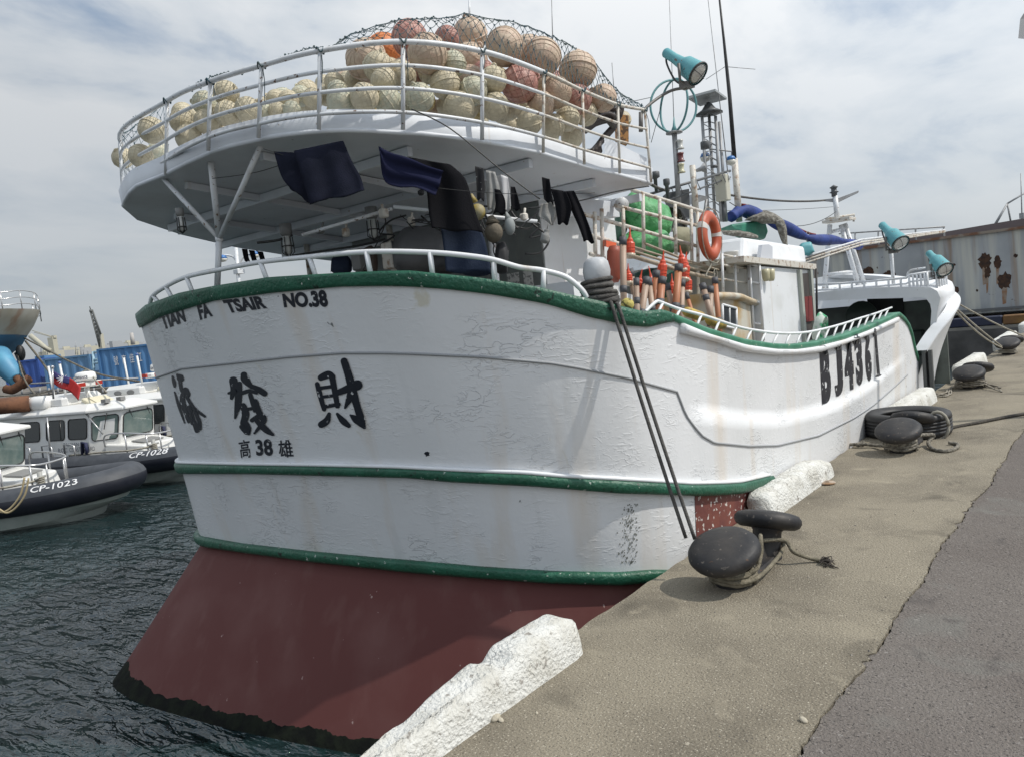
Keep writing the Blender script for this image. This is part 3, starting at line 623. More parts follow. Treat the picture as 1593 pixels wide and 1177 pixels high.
for px in (1191, 1199): c = at(px, 425, x=-.82); mb.lathe([(.05, .05), (.05, 0), (.045, -.07), (.03, -.1)], c, n=10)
obj('deck_lamp', mb, mat('yellowed_lamp_glass', (.5, .46, .3), .3), boat)
TAN = mat('stained_cream_paint', (.52, .5, .43), .6, (.42, .27, .1), 2.4, .46, .66, space='w', streak=[((.33, .19, .07), 5, .52, .75, .7)])
a = at(1100, 470, x=-1.0); b = at(1170, 480, x=-1.0)
mb = MB(); mb.hexa([Vector((-2.6, a.y, .6)), Vector((-1, a.y, .6)), Vector((-1, b.y, .6)), Vector((-2.6, b.y, .6)), Vector((-2.6, a.y, a.z+.1)), Vector((-1, a.y, a.z+.1)), Vector((-1, b.y, b.z+.1)), Vector((-2.6, b.y, b.z+.1))]); obj('galley_house', mb, TAN, boat)
mb = MB(); pts = []
for px, py in ((1098,462),(1120,459),(1135,461),(1150,463),(1165,467),(1176,472)):
    c = at(px, py, x=-.98); pts.append([c + Vector((.06*math.cos(t), 0, .045*math.sin(t) + .012*math.sin(px*.7))) for t in np.linspace(0, 2*PI, 9)[:-1]])
mb.grid(pts, close=True); obj('roof_lip', mb, TAN, boat)
q = [at(1121, 474, x=-.97), at(1143, 480, x=-.97), at(1143, 512, x=-.97), at(1122, 507, x=-.97)]
mb = MB(); mb.poly(q, (.02, 0, 0)); wn = obj('window', mb, mat('dark_glass', (.03, .035, .04), .15), boat)
mb = MB()
for i in range(4): mb.tube([q[i]+Vector((.02,0,0)), q[(i+1)%4]+Vector((.02,0,0))], .017, 4)
mb.tube([q[0].lerp(q[1], .5)+Vector((.02,0,0)), q[3].lerp(q[2], .5)+Vector((.02,0,0))], .012, 4); obj('window_frame', mb, WHITE2, wn)
mb = MB(); mb.tube([at(1270, 418, x=-.75), at(1271, 500, x=-.75)], .016, 6); obj('black_stanchion', mb, BLACK, boat)
# ---------------------------------------------------------------- bow
top = [Vector((.02,13.72,.72)),Vector((.16,13.95,.98)),Vector((.31,14.2,1.2)),Vector((.36,14.6,1.36)),Vector((.28,15.2,1.48)),Vector((.0,16.0,1.6)),Vector((-.6,17.1,1.8)),Vector((-1.7,18.4,2.0)),Vector((-2.9,19.1,2.15))]
bot = [Vector((-.12,13.72,-.45)),Vector((-.13,14.0,-.45)),Vector((-.15,14.4,-.45)),Vector((-.2,14.9,-.45)),Vector((-.35,15.6,-.45)),Vector((-.7,16.4,-.45)),Vector((-1.3,17.3,-.45)),Vector((-2.1,18.0,-.45)),Vector((-2.9,18.3,-.45))]
mir = lambda p: Vector((-5.85-p.x, p.y, p.z))
rows = []
for t, b in zip(smooth_line(top + [mir(p) for p in top[-2::-1]], 4), smooth_line(bot + [mir(p) for p in bot[-2::-1]], 4)):
    c = Vector((0, 0, 0)); rows.append([b.lerp(t, k/8) + Vector((-.10*math.sin(PI*k/8)*(1 if t.x > -2.9 else -1), 0, 0)) for k in range(9)])
mb = MB(); mb.grid(rows); obj('bow', mb, WHITE2, boat)
mb = MB(); tl = smooth_line(top, 5); mb.grid([[t + Vector((.015,0,.0)), t + Vector((.015,0,.03)), t + Vector((-.17,-.06,.03)), t + Vector((-.17,-.06,-.05))] for t in tl], smooth=False); obj('bow_cap', mb, WHITE2, boat)
mb = MB(); mb.box((.0, 13.66, .33), (.05, .07, .84)); mb.box((.085, 13.7, .33), (.05, .09, .84)); obj('gate_slot', mb, mat('dark_grey_steel', (.07, .075, .075), .45, space='w'), boat)
mb = MB(); mb.box((.035, 13.75, .33), (.05, .05, .8)); obj('gate_fender', mb, BLACK, boat)
YB = 14.05
tp = [(1259,457),(1300,452),(1347,448),(1390,447),(1430,446.5),(1447,447),(1458,453),(1463,464),(1458,486),(1456,512)]; bt = [(1261,469),(1300,467),(1359,465),(1400,464),(1428,462.5),(1440,464),(1447,473),(1449,484),(1448,497),(1447,512)]
rows = []
for a, b in zip(tp, bt):
    A = at(*a, y=YB); B = at(*b, y=YB); rows.append([A, B, B + Vector((0, .12, 0)), A + Vector((0, 1.2, .03))])
mb = MB(); mb.grid([[r[0], r[1], r[2]] for r in rows], smooth=False); mb.grid([[r[0], r[3], r[3]+Vector((-.2,1.2,.06))] for r in rows], smooth=True); mb.grid([[r[2], r[3]-Vector((0,0,.06))] for r in rows[:7]], smooth=False)
A = at(1262, 457, y=YB); mb.hexa([Vector((-5.6,YB,A.z-.1)),Vector((A.x+.02,YB,A.z-.1)),Vector((A.x+.02,YB+2.5,A.z-.1)),Vector((-5.6,YB+2.5,A.z-.1)),Vector((-5.6,YB,A.z)),Vector((A.x+.02,YB,A.z)),Vector((A.x+.02,YB+2.5,A.z+.1)),Vector((-5.6,YB+2.5,A.z+.1))])
obj('foredeck_canopy', mb, WHITE2, boat)
INN = mat('dull_green_grey_paint', (.12, .14, .125), .6, (.08, .09, .08), 3, .4, .6, space='w')
mb = MB(); mb.box((-2.4, 15.3, .75), (4.9, .06, 1.5)); obj('foredeck_bulkhead', mb, INN, boat)
mb = MB(); c = at(1378, 485, y=15.25); mb.box((c.x, 15.25, c.z), (.6, .04, .6)); obj('foredeck_door', mb, DARK, boat)
mb = MB(); c = at(1340, 492, y=14.9); mb.lathe([(.26, -.05), (.28, 0), (.26, .05)], c, (0, -1, .1), 20); obj('line_drum', mb, mat('dark_green_metal', (.03, .045, .035), .5), boat)
mb = MB(); mb.box(tuple(at(1430, 532, x=-.4)), (.2, .3, .45), bev=.03); obj('deck_machine', mb, mat('dark_green_metal', (.03, .045, .035), .5), boat)
rl = [(1265,443),(1310,441),(1360,437),(1410,432.5),(1415,428),(1441,424)]
for k, dy in enumerate((0, 9)):
    mb = MB(); mb.tube([at(px, py + dy*(1 if px < 1412 else 1.2), y=YB+.1) for px, py in rl], .02 if k == 0 else .016, 6); obj('bow_rail', mb, WHITE2, boat)
    mb = MB(); a = at(1441, 424 + dy*1.3, y=YB+.1); mb.tube([a, a + Vector((.1, .9, .02)), a + Vector((.0, 1.9, .05))], .018, 6); obj('bow_rail', mb, WHITE2, boat)
for px in list(range(1268, 1412, 19)) + [1414, 1420, 1426, 1432, 1438, 1442]:
    py = float(np.interp(px, [q[0] for q in rl], [q[1] for q in rl])); a = at(px, py, y=YB+.1); mb = MB(); mb.tube([a, Vector((a.x, a.y, at(px, 449, y=YB+.1).z))], .02, 6); obj('bow_rail_post', mb, WHITE2, boat)
for k in range(5):
    a = at(1441, 424, y=YB+.1) + Vector((.1, .22+.2*k, .02)); mb = MB(); mb.tube([a, a - Vector((0,0,.35))], .018, 6); obj('bow_rail_post', mb, WHITE2, boat)
mb = MB(); mb.tube(smooth_line([at(px, py, y=YB+.3) for px, py in ((1411,432),(1413,424),(1420,420),(1440,417))], 4), .018, 6); obj('searchlight_bracket', mb, PIPE, boat)
# ---------------------------------------------------------------- searchlights
def searchlight(tail, neck, face, d, s, par):
    T = at(*tail, d=d); Nk = at(*neck, d=d*.995); Fc = at(*face, d=d*.97); ax = (Fc-T).normalized(); L = (Fc-T).length; ln = (Nk-T).length
    mb = MB(); mb.lathe([(.0, 0), (.035*s, .005), (.043*s, .02), (.042*s, ln*.55), (.052*s, ln), (.085*s, ln+.05*s), (.098*s, L-.02*s), (.1*s, L), (.088*s, L)], T, ax, 20)
    o = obj('searchlight', mb, TEAL, par)
    mb = MB(); mb.lathe([(.09*s, .001*s), (.07*s, .012*s), (.04*s, .02*s), (.0, .024*s)], Fc, ax, 20); obj('lens', mb, mat('frosted_lens', (.62, .6, .55), .2), o)
    mb = MB(); mb.lathe([(.1*s, -.01), (.107*s, -.005), (.107*s, .008), (.1*s, .012)], Fc, ax, 20, cap=False)
    u = ax.orthogonal().normalized(); w = ax.cross(u)
    for k in range(2):
        v = u*math.cos(k*PI/2+.4) + w*math.sin(k*PI/2+.4); mb.tube([Fc + v*.1*s, Fc + v*.06*s + ax*.04*s, Fc - v*.06*s + ax*.04*s, Fc - v*.1*s], .003*s, 4)
    obj('lens_guard', mb, WIRE, o)
    mb = MB(); dn = Vector((0, 0, -1)); c = T.lerp(Fc, .62); side = ax.cross(dn).normalized()
    mb.tube([c + side*.1*s, c + side*.1*s + dn*.15*s, c - side*.1*s + dn*.15*s, c - side*.1*s], .014*s, 6); mb.box(c + dn*.17*s, (.1*s, .1*s, .05*s)); obj('yoke', mb, mat('bare_steel', (.14, .13, .12), .5), o)
    mb = MB(); mb.tube(smooth_line([T + ax*.03, T + ax*.02 + dn*.1*s, T + ax*.12*s + dn*.2*s, c + dn*.16*s], 5), .009*s, 5); obj('lamp_cable', mb, WIRE, o)
    return c + dn*.19*s
c = searchlight((1034,81), (1066,101), (1086,115), 8.5, 1.25, boat)
mb = MB(); mb.tube(smooth_line([at(998,200,d=8.2), at(997,182,d=8.2), at(1003,170,d=8.2), at(1022,154,d=8.3), at(1045,141,d=8.4), c], 4), .017, 8); obj('searchlight_arm', mb, mat('bare_steel', (.14, .13, .12), .5), boat)
mb = MB(); mb.tube([at(997, 175, d=8.2), at(997, 205, d=8.2)], .024, 8); obj('searchlight_arm', mb, mat('bare_steel', (.14, .13, .12), .5), boat)
searchlight((1371,349), (1385,366), (1401,379), 13.4, 1.5, boat); searchlight((1444,393), (1452,407), (1470,420), 13.0, 1.35, boat)
c = at(1386, 383, d=13.4); mb = MB(); mb.tube([c, Vector((c.x, c.y, c.z-.75))], .03, 8); obj('searchlight_post', mb, PIPE, boat)
# ---------------------------------------------------------------- masts and antennas
D = 10.2
STEEL = mat('galvanised_steel', (.34, .35, .36), .45, (.25, .25, .25), 8, .4, .6, space='w')
DSTEEL = mat('dark_steel', (.09, .095, .1), .5, space='w')
mb = MB(); mb.tube([at(1049, 207, d=D), at(1056, 318, d=D)], .035, 10); mb.lathe([(.11, 0), (.11, .02)], at(1049, 208, d=D), n=16); pm = obj('loop_mast', mb, STEEL, boat)
b0 = at(1049, 206, d=D); rad = .345; up = (at(1047, 130, d=D) - b0).normalized(); cc = b0 + up*rad
for ang in (-.32, PI/2-.32):
    v = Vector((math.cos(ang)*ROT.col[0].x - math.sin(ang)*ROT.col[2].x*-1, math.cos(ang)*ROT.col[0].y + math.sin(ang)*ROT.col[2].y, 0)).normalized()
    mb = MB(); mb.tube([cc + v*rad*math.cos(t) + up*rad*math.sin(t) for t in np.linspace(0, 2*PI, 41)[:-1]], .015, 7, close=True); obj('direction_loop', mb, mat('weathered_teal', (.10, .25, .26), .5), pm)
mb = MB(); mb.tube([b0, b0 + up*.08, b0 + up*.2], [.05, .02, .006], 8); obj('loop_foot', mb, mat('weathered_teal', (.10, .25, .26), .5), pm)
for px, py, m in ((1058,225,mat('frosted_nav_glass', (.5, .5, .47), .3)), (1059,245,mat('red_nav_glass', (.14, .04, .04), .3)), (1060,262,mat('yellow_nav_glass', (.5, .48, .33), .3))):
    c = at(px, py, d=D-.05); mb = MB(); mb.lathe([(.05, -.06), (.05, -.045), (.035, -.04), (.035, .03), (.042, .04), (.042, .06)], c, n=12); obj('navigation_light', mb, m, pm)
tri = [(1092,181),(1103,178),(1113,181)]; trb = [(1102,338),(1112,336),(1122,345)]
tA = [at(*p, d=D+.6+.12*(i==1)) for i, p in enumerate(tri)]; tB = [at(*p, d=D+.6+.12*(i==1)) for i, p in enumerate(trb)]
tri2 = [at(1119, 190, d=D+.7), at(1130, 345, d=D+.7)]
mb = MB()
for a, b in zip(tA, tB): mb.tube([a, b], .022, 7)
mb.tube(tri2, .022, 7)
for k in range(14):
    f = k/14; q = [a.lerp(b, f) for a, b in zip(tA, tB)]; mb.tube([q[0], q[1]], .007, 5); mb.tube([q[1], q[2]], .007, 5)
    if k % 2: mb.tube([q[0], tA[2].lerp(tB[2], f+.07)], .006, 5)
lm = obj('lattice_mast', mb, STEEL, boat)
c = at(1103, 174, d=D+.6); mb = MB(); mb.tube([c, at(1102, 160, d=D+.6)], .035, 8); mb.lathe([(.2, -.03), (.1, .03), (.05, .1)], c, n=8); obj('mast_head', mb, DSTEEL, lm)
p = [at(1069,154,d=D+.3), at(1113,142,d=D+.3), at(1131,155,d=D+.9), at(1089,166,d=D+.8)]; mb = MB(); mb.poly(p, (0,0,.03)); obj('antenna_plate', mb, mat('grey_plate', (.28, .3, .31), .5), lm)
mb = MB(); mb.lathe([(.06, 0), (.06, .09), (.055, .1)], at(1097, 232, d=D+.4), n=12); obj('gps_receiver', mb, DSTEEL, lm); mb = MB(); mb.lathe([(.05, 0), (.05, .03)], at(1111, 261, d=D+.4), n=12); obj('gps_receiver', mb, DSTEEL, lm)
mb = MB(); mb.box(at(1124, 293, d=D+.55), (.17, .14, .36), bev=.01); obj('junction_box', mb, mat('cream_box', (.47, .46, .38), .5), lm)
mb = MB(); mb.tube([at(1124, 312, d=D+.6), at(1127, 345, d=D+.6)], .03, 8); obj('box_leg', mb, DSTEEL, lm)
for px, py in ((1097, 245), (1137, 250)):
    c = at(px, py, d=D+.7); mb = MB(); mb.lathe([(.0, .07), (.05, .055), (.075, 0.0)], c, n=14); o = obj('globe_lamp', mb, mat('blue_lamp_cap', (.04, .16, .42), .4), lm)
    mb = MB(); mb.lathe([(.075, 0), (.055, -.05), (.0, -.075)], c, n=14); obj('lamp_globe', mb, mat('white_globe', (.62, .61, .55), .3), o)
mb = MB(); mb.tube([at(1103, 232, d=D+.6), at(1138, 236, d=D+.7), at(1138, 243, d=D+.7)], .011, 6); obj('lamp_arm', mb, STEEL, lm)
mb = MB(); mb.tube([at(1012, 302, d=D-.2), at(1136, 266, d=D+.6)], .018, 7); mb.tube([at(1040, 312, d=D-.2), at(1136, 276, d=D+.6)], .012, 6)
for k in range(7): mb.tube([at(1045+13*k, 294-4*k, d=D), at(1051+13*k, 308-4*k, d=D)], .006, 5)
obj('cross_spar', mb, DSTEEL, boat)
mb = MB(); mb.tube([at(1077, 258, d=D-.1), at(1083, 330, d=D-.1)], .04, 10); obj('exhaust_pipe', mb, RPIPE, boat)
mb = MB(); mb.lathe([(.02, 0), (.03, .06), (.075, .12)], at(1083, 266, d=D-.1), (.8, .5, .2), 14); obj('horn', mb, STEEL, boat)
for px, py, s in ((1019, 275, 1), (1037, 286, .7)):
    c = at(px, py, d=D-.5); mb = MB(); mb.lathe([(.05*s, .06), (.06*s, .05), (.06*s, -.01), (.025, -.03), (.02, -.2)], c, n=12); obj('gps_receiver', mb, DSTEEL, boat)
mb = MB(); p = [at(px, py, d=D+.1) for px, py in ((1038,300),(1072,294),(1074,340),(1052,336))]; mb.poly(p, Vector((-.2,.24,0))); obj('funnel_box', mb, DSTEEL, boat)
mb = MB(); p = [at(px, py, d=D+.3) for px, py in ((1080,302),(1101,306),(1099,311),(1078,318))]; mb.poly(p, (-.2, .25, .03)); obj('top_awning', mb, STEEL, boat)
mb = MB(); mb.tube([at(1078, 315, d=D+.4), at(1082, 350, d=D+.4)], .02, 6); mb.tube([at(1099, 310, d=D+.4), at(1094, 345, d=D+.4)], .02, 6); obj('awning_leg', mb, STEEL, boat)
m1 = [at(1118, -12, d=11.2), at(1126, 62, d=11.2), at(1135, 150, d=11.2), at(1150, 345, d=11.2)]
mb = MB(); mb.tube(m1[:2] + [m1[2], m1[2].lerp(m1[3], .55)], [.014, .02, .03, .035], 8); tm = obj('whip_mast', mb, BLACK, boat)
mb = MB(); mb.tube([m1[2].lerp(m1[3], .5), m1[3]], .048, 10); obj('mast_foot', mb, RPIPE, tm)
for a, b in (((1128,104),(1175,108)), ((1128,104),(1098,124))): mb = MB(); mb.tube([at(*a, d=11.2), at(*b, d=11.3)], .005, 4); obj('antenna_wire', mb, STEEL, tm)
for a, b, d, r_ in (((1041,-8),(1049,205),D,.006), ((1101,-5),(1132,268),D+.5,.008), ((858,-5),(860,70),7.2,.005), ((730,-5),(731,40),7.4,.012), ((952,98),(957,165),8.2,.006), ((1132,268),(1135,280),D+.5,.014)):
    mb = MB(); mb.tube([at(*a, d=d), at(*b, d=d)], [r_*.7, r_], 6); obj('whip_antenna', mb, STEEL if r_ < .01 else PIPE, boat)
for a, b, d1, d2, s_, r_, nm in (((1131,303),(1283,312),11,14.5,.05,.018,'aerial_cable'), ((1135,315),(1300,330),11,14.5,.3,.006,'stay_wire'), ((1128,328),(1296,322),11,14.5,.02,.004,'stay_wire'), ((1010,285),(1040,297),9.3,10,.02,.02,'aerial_cable'), ((975,160),(1012,152),8,9.5,.0,.004,'stay_wire'), ((1030,160),(1013,222),9.3,9.6,.0,.004,'stay_wire')):
    mb = MB(); mb.tube(sag(at(*a, d=d1), at(*b, d=d2), s_), r_, 6); obj(nm, mb, ROPED if r_ > .01 else WIRE, boat)
# foremast on the bow
DM = 14.6
mb = MB(); mb.tube([at(1299, 305, d=DM), at(1303, 345, d=DM)], .05, 8)
for a, b in (((1291,350),(1282,450)), ((1314,348),(1347,450)), ((1308,350),(1337,450))): mb.tube([at(*a, d=DM), at(*b, d=DM)], .045, 8)
for k in range(7): mb.tube([at(1310+4.2*k, 362+13*k, d=DM), at(1316+4.6*k, 361+13*k, d=DM)], .018, 5)
for y in (362, 428): mb.tube([at(1290-(y-350)*.08, y, d=DM), at(1312+(y-350)*.25, y-6, d=DM)], .035, 6)
fm = obj('foremast', mb, PIPE, boat)
mb = MB(); mb.box(at(1305, 343, d=DM), (.5, .4, .05)); mb.tube([at(1284,341,d=DM), at(1329,334,d=DM), at(1328,345,d=DM)], .02, 6); obj('mast_platform', mb, RPIPE, fm)
mb = MB(); mb.poly([at(1268,312,d=DM), at(1296,309,d=DM), at(1296,315,d=DM)], (0,.05,0)); mb.poly([at(1303,309,d=DM), at(1335,297,d=DM), at(1334,300,d=DM), at(1303,315,d=DM)], (0,.05,0)); obj('spreader', mb, STEEL, fm)
mb = MB(); mb.lathe([(.05, 0), (.05, .06), (.09, .08), (.05, .1), (.05, .15), (.08, .17), (.0, .22)], at(1298, 306, d=DM), n=12); obj('mast_light', mb, DSTEEL, fm)
for k, dy in enumerate((0, 5, 10)):
    mb = MB(); mb.tube([at(1245, 402+dy, d=12.2), at(1340, 373+dy*.8, d=13.8), at(1470, 358+dy*.3, d=15.5)], .018, 6); obj('boom_pole', mb, RPIPE if k else PIPE, boat)
# ---------------------------------------------------------------- floats on the deck
def fmaster(name, col, col2):
    root = thing('ball_float', 'x', 'float', (0,0,0), 'ball floats heaped on the stern deck')
    mb = MB(); mb.sphere((0,0,0), 1, 22, 14); mb.lathe([(1.0, -.05), (1.045, -.04), (1.045, .04), (1.0, .05)], n=22)
    m = mat(name, col, .55, col2, 3, .4, .65, bump=.3, bsc=7, spots=[((.12, .11, .08), 9, .70, .73)])
    obj('shell', mb, m, root)
    mb = MB(); mb.tube([Vector((.16*math.cos(t), 0, .98+.17*math.sin(t))) for t in np.linspace(-.5, PI+.5, 9)], .075, 7); obj('lug', mb, m, root)
    mb = MB()
    for k in range(7): mb.tube([Vector((math.cos(k*PI/7)*math.sin(t), math.sin(k*PI/7)*math.sin(t), math.cos(t)))*1.004 for t in np.linspace(.25, PI-.25, 13)], .012, 4); mb.tube([Vector((-math.cos(k*PI/7)*math.sin(t), -math.sin(k*PI/7)*math.sin(t), math.cos(t)))*1.004 for t in np.linspace(.25, PI-.25, 13)], .012, 4)
    for h in (-.6, -.3, .3, .6): mb.tube([Vector((math.cos(t)*math.sqrt(1-h*h), math.sin(t)*math.sqrt(1-h*h), h))*1.004 for t in np.linspace(0, 2*PI, 25)[:-1]], .012, 4, close=True)
    obj('moulded_grid', mb, mat(name + '_rib', tuple(c*.85 for c in col), .6), root)
    return root
FM = dict(c=fmaster('cream_plastic', (.58, .515, .37), (.52, .46, .33)), g=fmaster('pale_green_plastic', (.48, .485, .375), (.55, .50, .37)), b=fmaster('beige_plastic', (.54, .43, .32), (.50, .36, .27)),
          r=fmaster('faded_red_plastic', (.42, .20, .165), (.47, .29, .24)), o=fmaster('orange_float_plastic', (.60, .20, .06), (.55, .18, .06)), y=fmaster('yellow_float_plastic', (.52, .38, .14), (.5, .4, .2)))
FN = dict(c='cream', g='pale green', b='beige', r='faded red', o='orange', y='yellow')
FL = [(236,203,19,'c'),(191,246,15,'c'),(219,243,17,'c'),(246,235,14,'g'),(283,189,17.5,'c'),(284,176,15,'c'),(294,215,19,'c'),(318,161,17.5,'g'),(322,190,18,'c'),(352,146,18.5,'c'),(354,177,18.5,'c'),(344,206,17.5,'c'),(385,171,18.5,'c'),(372,201,14,'c'),(413,170,17,'c'),(396,192,13,'g'),(441,156,17.5,'g'),(450,178,14,'g'),(477,144,17.5,'c'),(478,161,17,'c'),(516,141,17,'c'),(530,158,20,'g'),(567,152,21,'c'),(603,157,20,'g'),(570,93.5,32,'b'),(597,79,27,'o'),(545,130,18,'c'),(598,127,20,'c'),(637,60,28,'r'),(665,84,31,'b'),(624,118,22,'c'),(692,131,22,'c'),(653,152,21,'g'),(714,167.5,22,'c'),(736,142,21,'g'),(731,55,27,'b'),(729,71,24,'g'),(731,95,28,'b'),(785,73,29,'b'),(767,125,20,'c'),(808,131,29,'r'),(770,166,20.5,'c'),(791,169,17,'c'),(824,190,19,'c'),(794,197,15,'c'),(841,163,19.5,'b'),(861,196,17,'c'),(883,185,18,'c'),(890,214,16,'c'),(842.5,89,30,'b'),(822,80,25,'b'),(899,109.5,29,'b'),(866,144,22,'b'),(897,155,22,'r'),(924,158,16,'y'),(938,153,20,'b'),(968,187,13,'c'),(695,60,18,'r'),(746,186,13,'c'),(677,177,13,'c'),(857,212,12,'g'),(505,132,14,'c'),(640,135,17,'b'),(705,100,19,'g'),(912,178,17,'c'),(588,104,22,'c')]
rq = random.Random(77)
FL = [(x, y, r*(1.07 if r < 24 else 1.0), k) for x, y, r, k in FL]
BACK = [(525+17*k, 172-6*(k % 3)+rq.uniform(-4, 4), 16.5, 'cgcyb'[k % 5]) for k in range(22)] + [(585+21*k, 112+rq.uniform(-6, 6)+.9*k, 19, 'bcbrc'[k % 5]) for k in range(14)] + [(300+22*k, 182-1.5*k, 14, 'cg'[k % 2]) for k in range(8)] + [(430+19*k, 160-3*k+rq.uniform(-5, 5), 16, 'ccg'[k % 3]) for k in range(6)] + [(520+16*k, 128-2*k, 15.5, 'cb'[k % 2]) for k in range(4)]
exs = [proj(p)[0] for p in OUT]; eds = [proj(p)[2] for p in OUT]
bays = [258, 324, 402, 497, 627, 750, 845, 907, 2000]; ORD = ['first', 'second', 'third', 'fourth', 'fifth', 'sixth', 'seventh', 'eighth', 'ninth']
info = []
for px, py, rp, k in FL:
    big = rp >= 24; d = FPX*(.155 if big else .103)/rp
    r = rp*d/FPX; d = max(d, float(np.interp(px, exs, eds)) + r + .05); r = rp*d/FPX
    info.append([px, py, r, k, at(px, py, d=d), sum(px > b for b in bays)])
for px, py, rp, k in BACK:
    d = float(np.interp(px, exs, eds)) + .55 + .25*rq.random(); info.append([px, py, rp*d/FPX, k, at(px, py, d=d), sum(px > b for b in bays)])
# keep touching floats from sinking into each other
for _ in range(40):
    for i in range(len(info)):
        for j in range(i):
            a, b = info[i], info[j]; v = a[4]-b[4]; g = (a[2]+b[2])*.93 - v.length
            if g > 0:
                ra = (a[4]-CAM).normalized(); far = a if (a[4]-CAM).length > (b[4]-CAM).length else b
                rr_ = (far[4]-CAM); L = rr_.length; k_ = (L + min(g, .03))/L; far[4] = CAM + rr_*k_; far[2] *= k_
groups = {}
for q in info: groups.setdefault(q[5], []).append(q)
NUM = ['lowest', 'second lowest', 'third lowest', 'fourth lowest', 'fifth lowest', 'sixth lowest', 'seventh lowest', 'eighth lowest', 'ninth lowest', 'tenth lowest', 'eleventh lowest', 'twelfth lowest', 'thirteenth lowest', 'fourteenth lowest', 'fifteenth lowest', 'sixteenth lowest']
first = set(); rf = random.Random(21)
for bi, qs in groups.items():
    for kk in set(q[3]+('B' if q[2] > .14 else 's') for q in qs):
        sel = sorted([q for q in qs if q[3]+('B' if q[2] > .14 else 's') == kk], key=lambda q: -q[1])
        for n_, q in enumerate(sel):
            sz = 'large' if kk[1] == 'B' else 'small'; pos = (NUM[n_] + ' of its colour,' if len(sel) > 1 else 'the only one,')
            lab = '%s %s float, %s %s rail bay from left' % (sz, FN[q[3]], pos, ORD[q[5]])
            if q[3] in first: o = dup(FM[q[3]], q[4], 0, lab)
            else: first.add(q[3]); o = FM[q[3]]; o.location = q[4]; o['label'] = lab
            o.scale = (q[2],)*3; o.rotation_euler = (rf.uniform(-1.3, 1.3), rf.uniform(-1.3, 1.3), rf.uniform(0, 6.3))
# red band and faint marks on one float
# net over the heap
sil = [(186,217),(230,185),(260,160),(300,150),(330,130),(352,124),(385,140),(440,128),(480,118),(505,95),(540,60),(580,48),(620,36),(660,36),(700,37),(731,27),(760,34),(800,38),(850,58),(895,78),(925,100),(945,130),(968,152),(1000,168)]
sx = [p[0] for p in sil]; sy = [p[1] for p in sil]
topl = smooth_line(PT[2:], 14); px_t = [proj(p) for p in topl]
def netpt(fu, fv):
    x = fu*(len(topl)-1); i = min(int(x), len(topl)-2); p = topl[i].lerp(topl[i+1], x-i); q = proj(p)
    ys = min(float(np.interp(q[0], sx, sy)), q[1]+6)
    s = at(q[0], ys - 3, d=q[2]+.75)
    if fv <= 0: return p + Vector((0, 0, .62*fv))
    h = math.sin(min(1, fv)*PI/2); m = p.lerp(s, fv); m.z = p.z + (s.z-p.z)*h - .03*math.sin(fv*PI)*(1+.6*math.sin(fu*40)); return m
mb = MB(); rn = random.Random(5); NU, NV = 104, 7; G = [[netpt(min(.999, max(0, (i + (j % 2)*.5 + rn.uniform(-.2, .2))/NU)), j/NV) + Vector((0, 0, rn.uniform(-.012, .012))) for i in range(NU)] for j in range(NV+1)]
for j in range(NV):
    for i in range(NU-1):
        if j % 2 == 0: prs = ((i, i),) + (((i, i-1),) if i else ())
        else: prs = ((i, i), (i, i+1))
        for a, b in prs:
            A = G[j][a]; B = G[j+1][b]; mb.tube([A, A.lerp(B, .5) - Vector((0,0,.006)), B], .0028, 3, cap=False)
    if j in (0, NV-1):
        mb.tube(G[j], .004, 4)
for j in range(1, NV+1):
    for i in range(0, NU, 2): mb.box(G[j][i], (.011, .011, .011))
for px0, px1, dn in ((188, 262, 150), ):
    pass
mb_side = [[netpt(f, -v) for f in np.linspace(.0, .13, 9)] for v in np.linspace(0, .9, 8)]
for r in mb_side: mb.tube(r, .002, 3, cap=False)
for k in range(9): mb.tube([r[k] for r in mb_side], .002, 3, cap=False)
obj('cargo_net', mb, mat('blue_green_twine', (.03, .075, .10), .8, (.06, .09, .09), 5, .4, .6, space='w'), label='blue green rope net stretched over the heap of floats', cat='net')
for i, (a, b) in enumerate(zip(PB, PT)):
    if i < 4: continue
    mb = MB(); c = b; mb.tube([c + Vector((.028*math.cos(t), .028*math.sin(t), .02*math.sin(3*t))) for t in np.linspace(0, 12.6, 30)], .006, 4)
    e = c + Vector((rn.uniform(-.05, .05), 0, -rn.uniform(.05, .3))); mb.tube(smooth_line([c, c.lerp(e, .4) + Vector((.02, 0, 0)), e], 3), .003, 4)
    obj('rope_lashing', mb, mat('blue_green_twine', (.03, .075, .10), .8), label='blue green twine lashed round the top of the %s rail post from the left' % ['', '', '', '', 'second', 'third', 'fourth', 'fifth', 'sixth', 'seventh', 'eighth', 'ninth', 'tenth', 'eleventh'][i], cat='lashing', group='lashings on the upper rail')
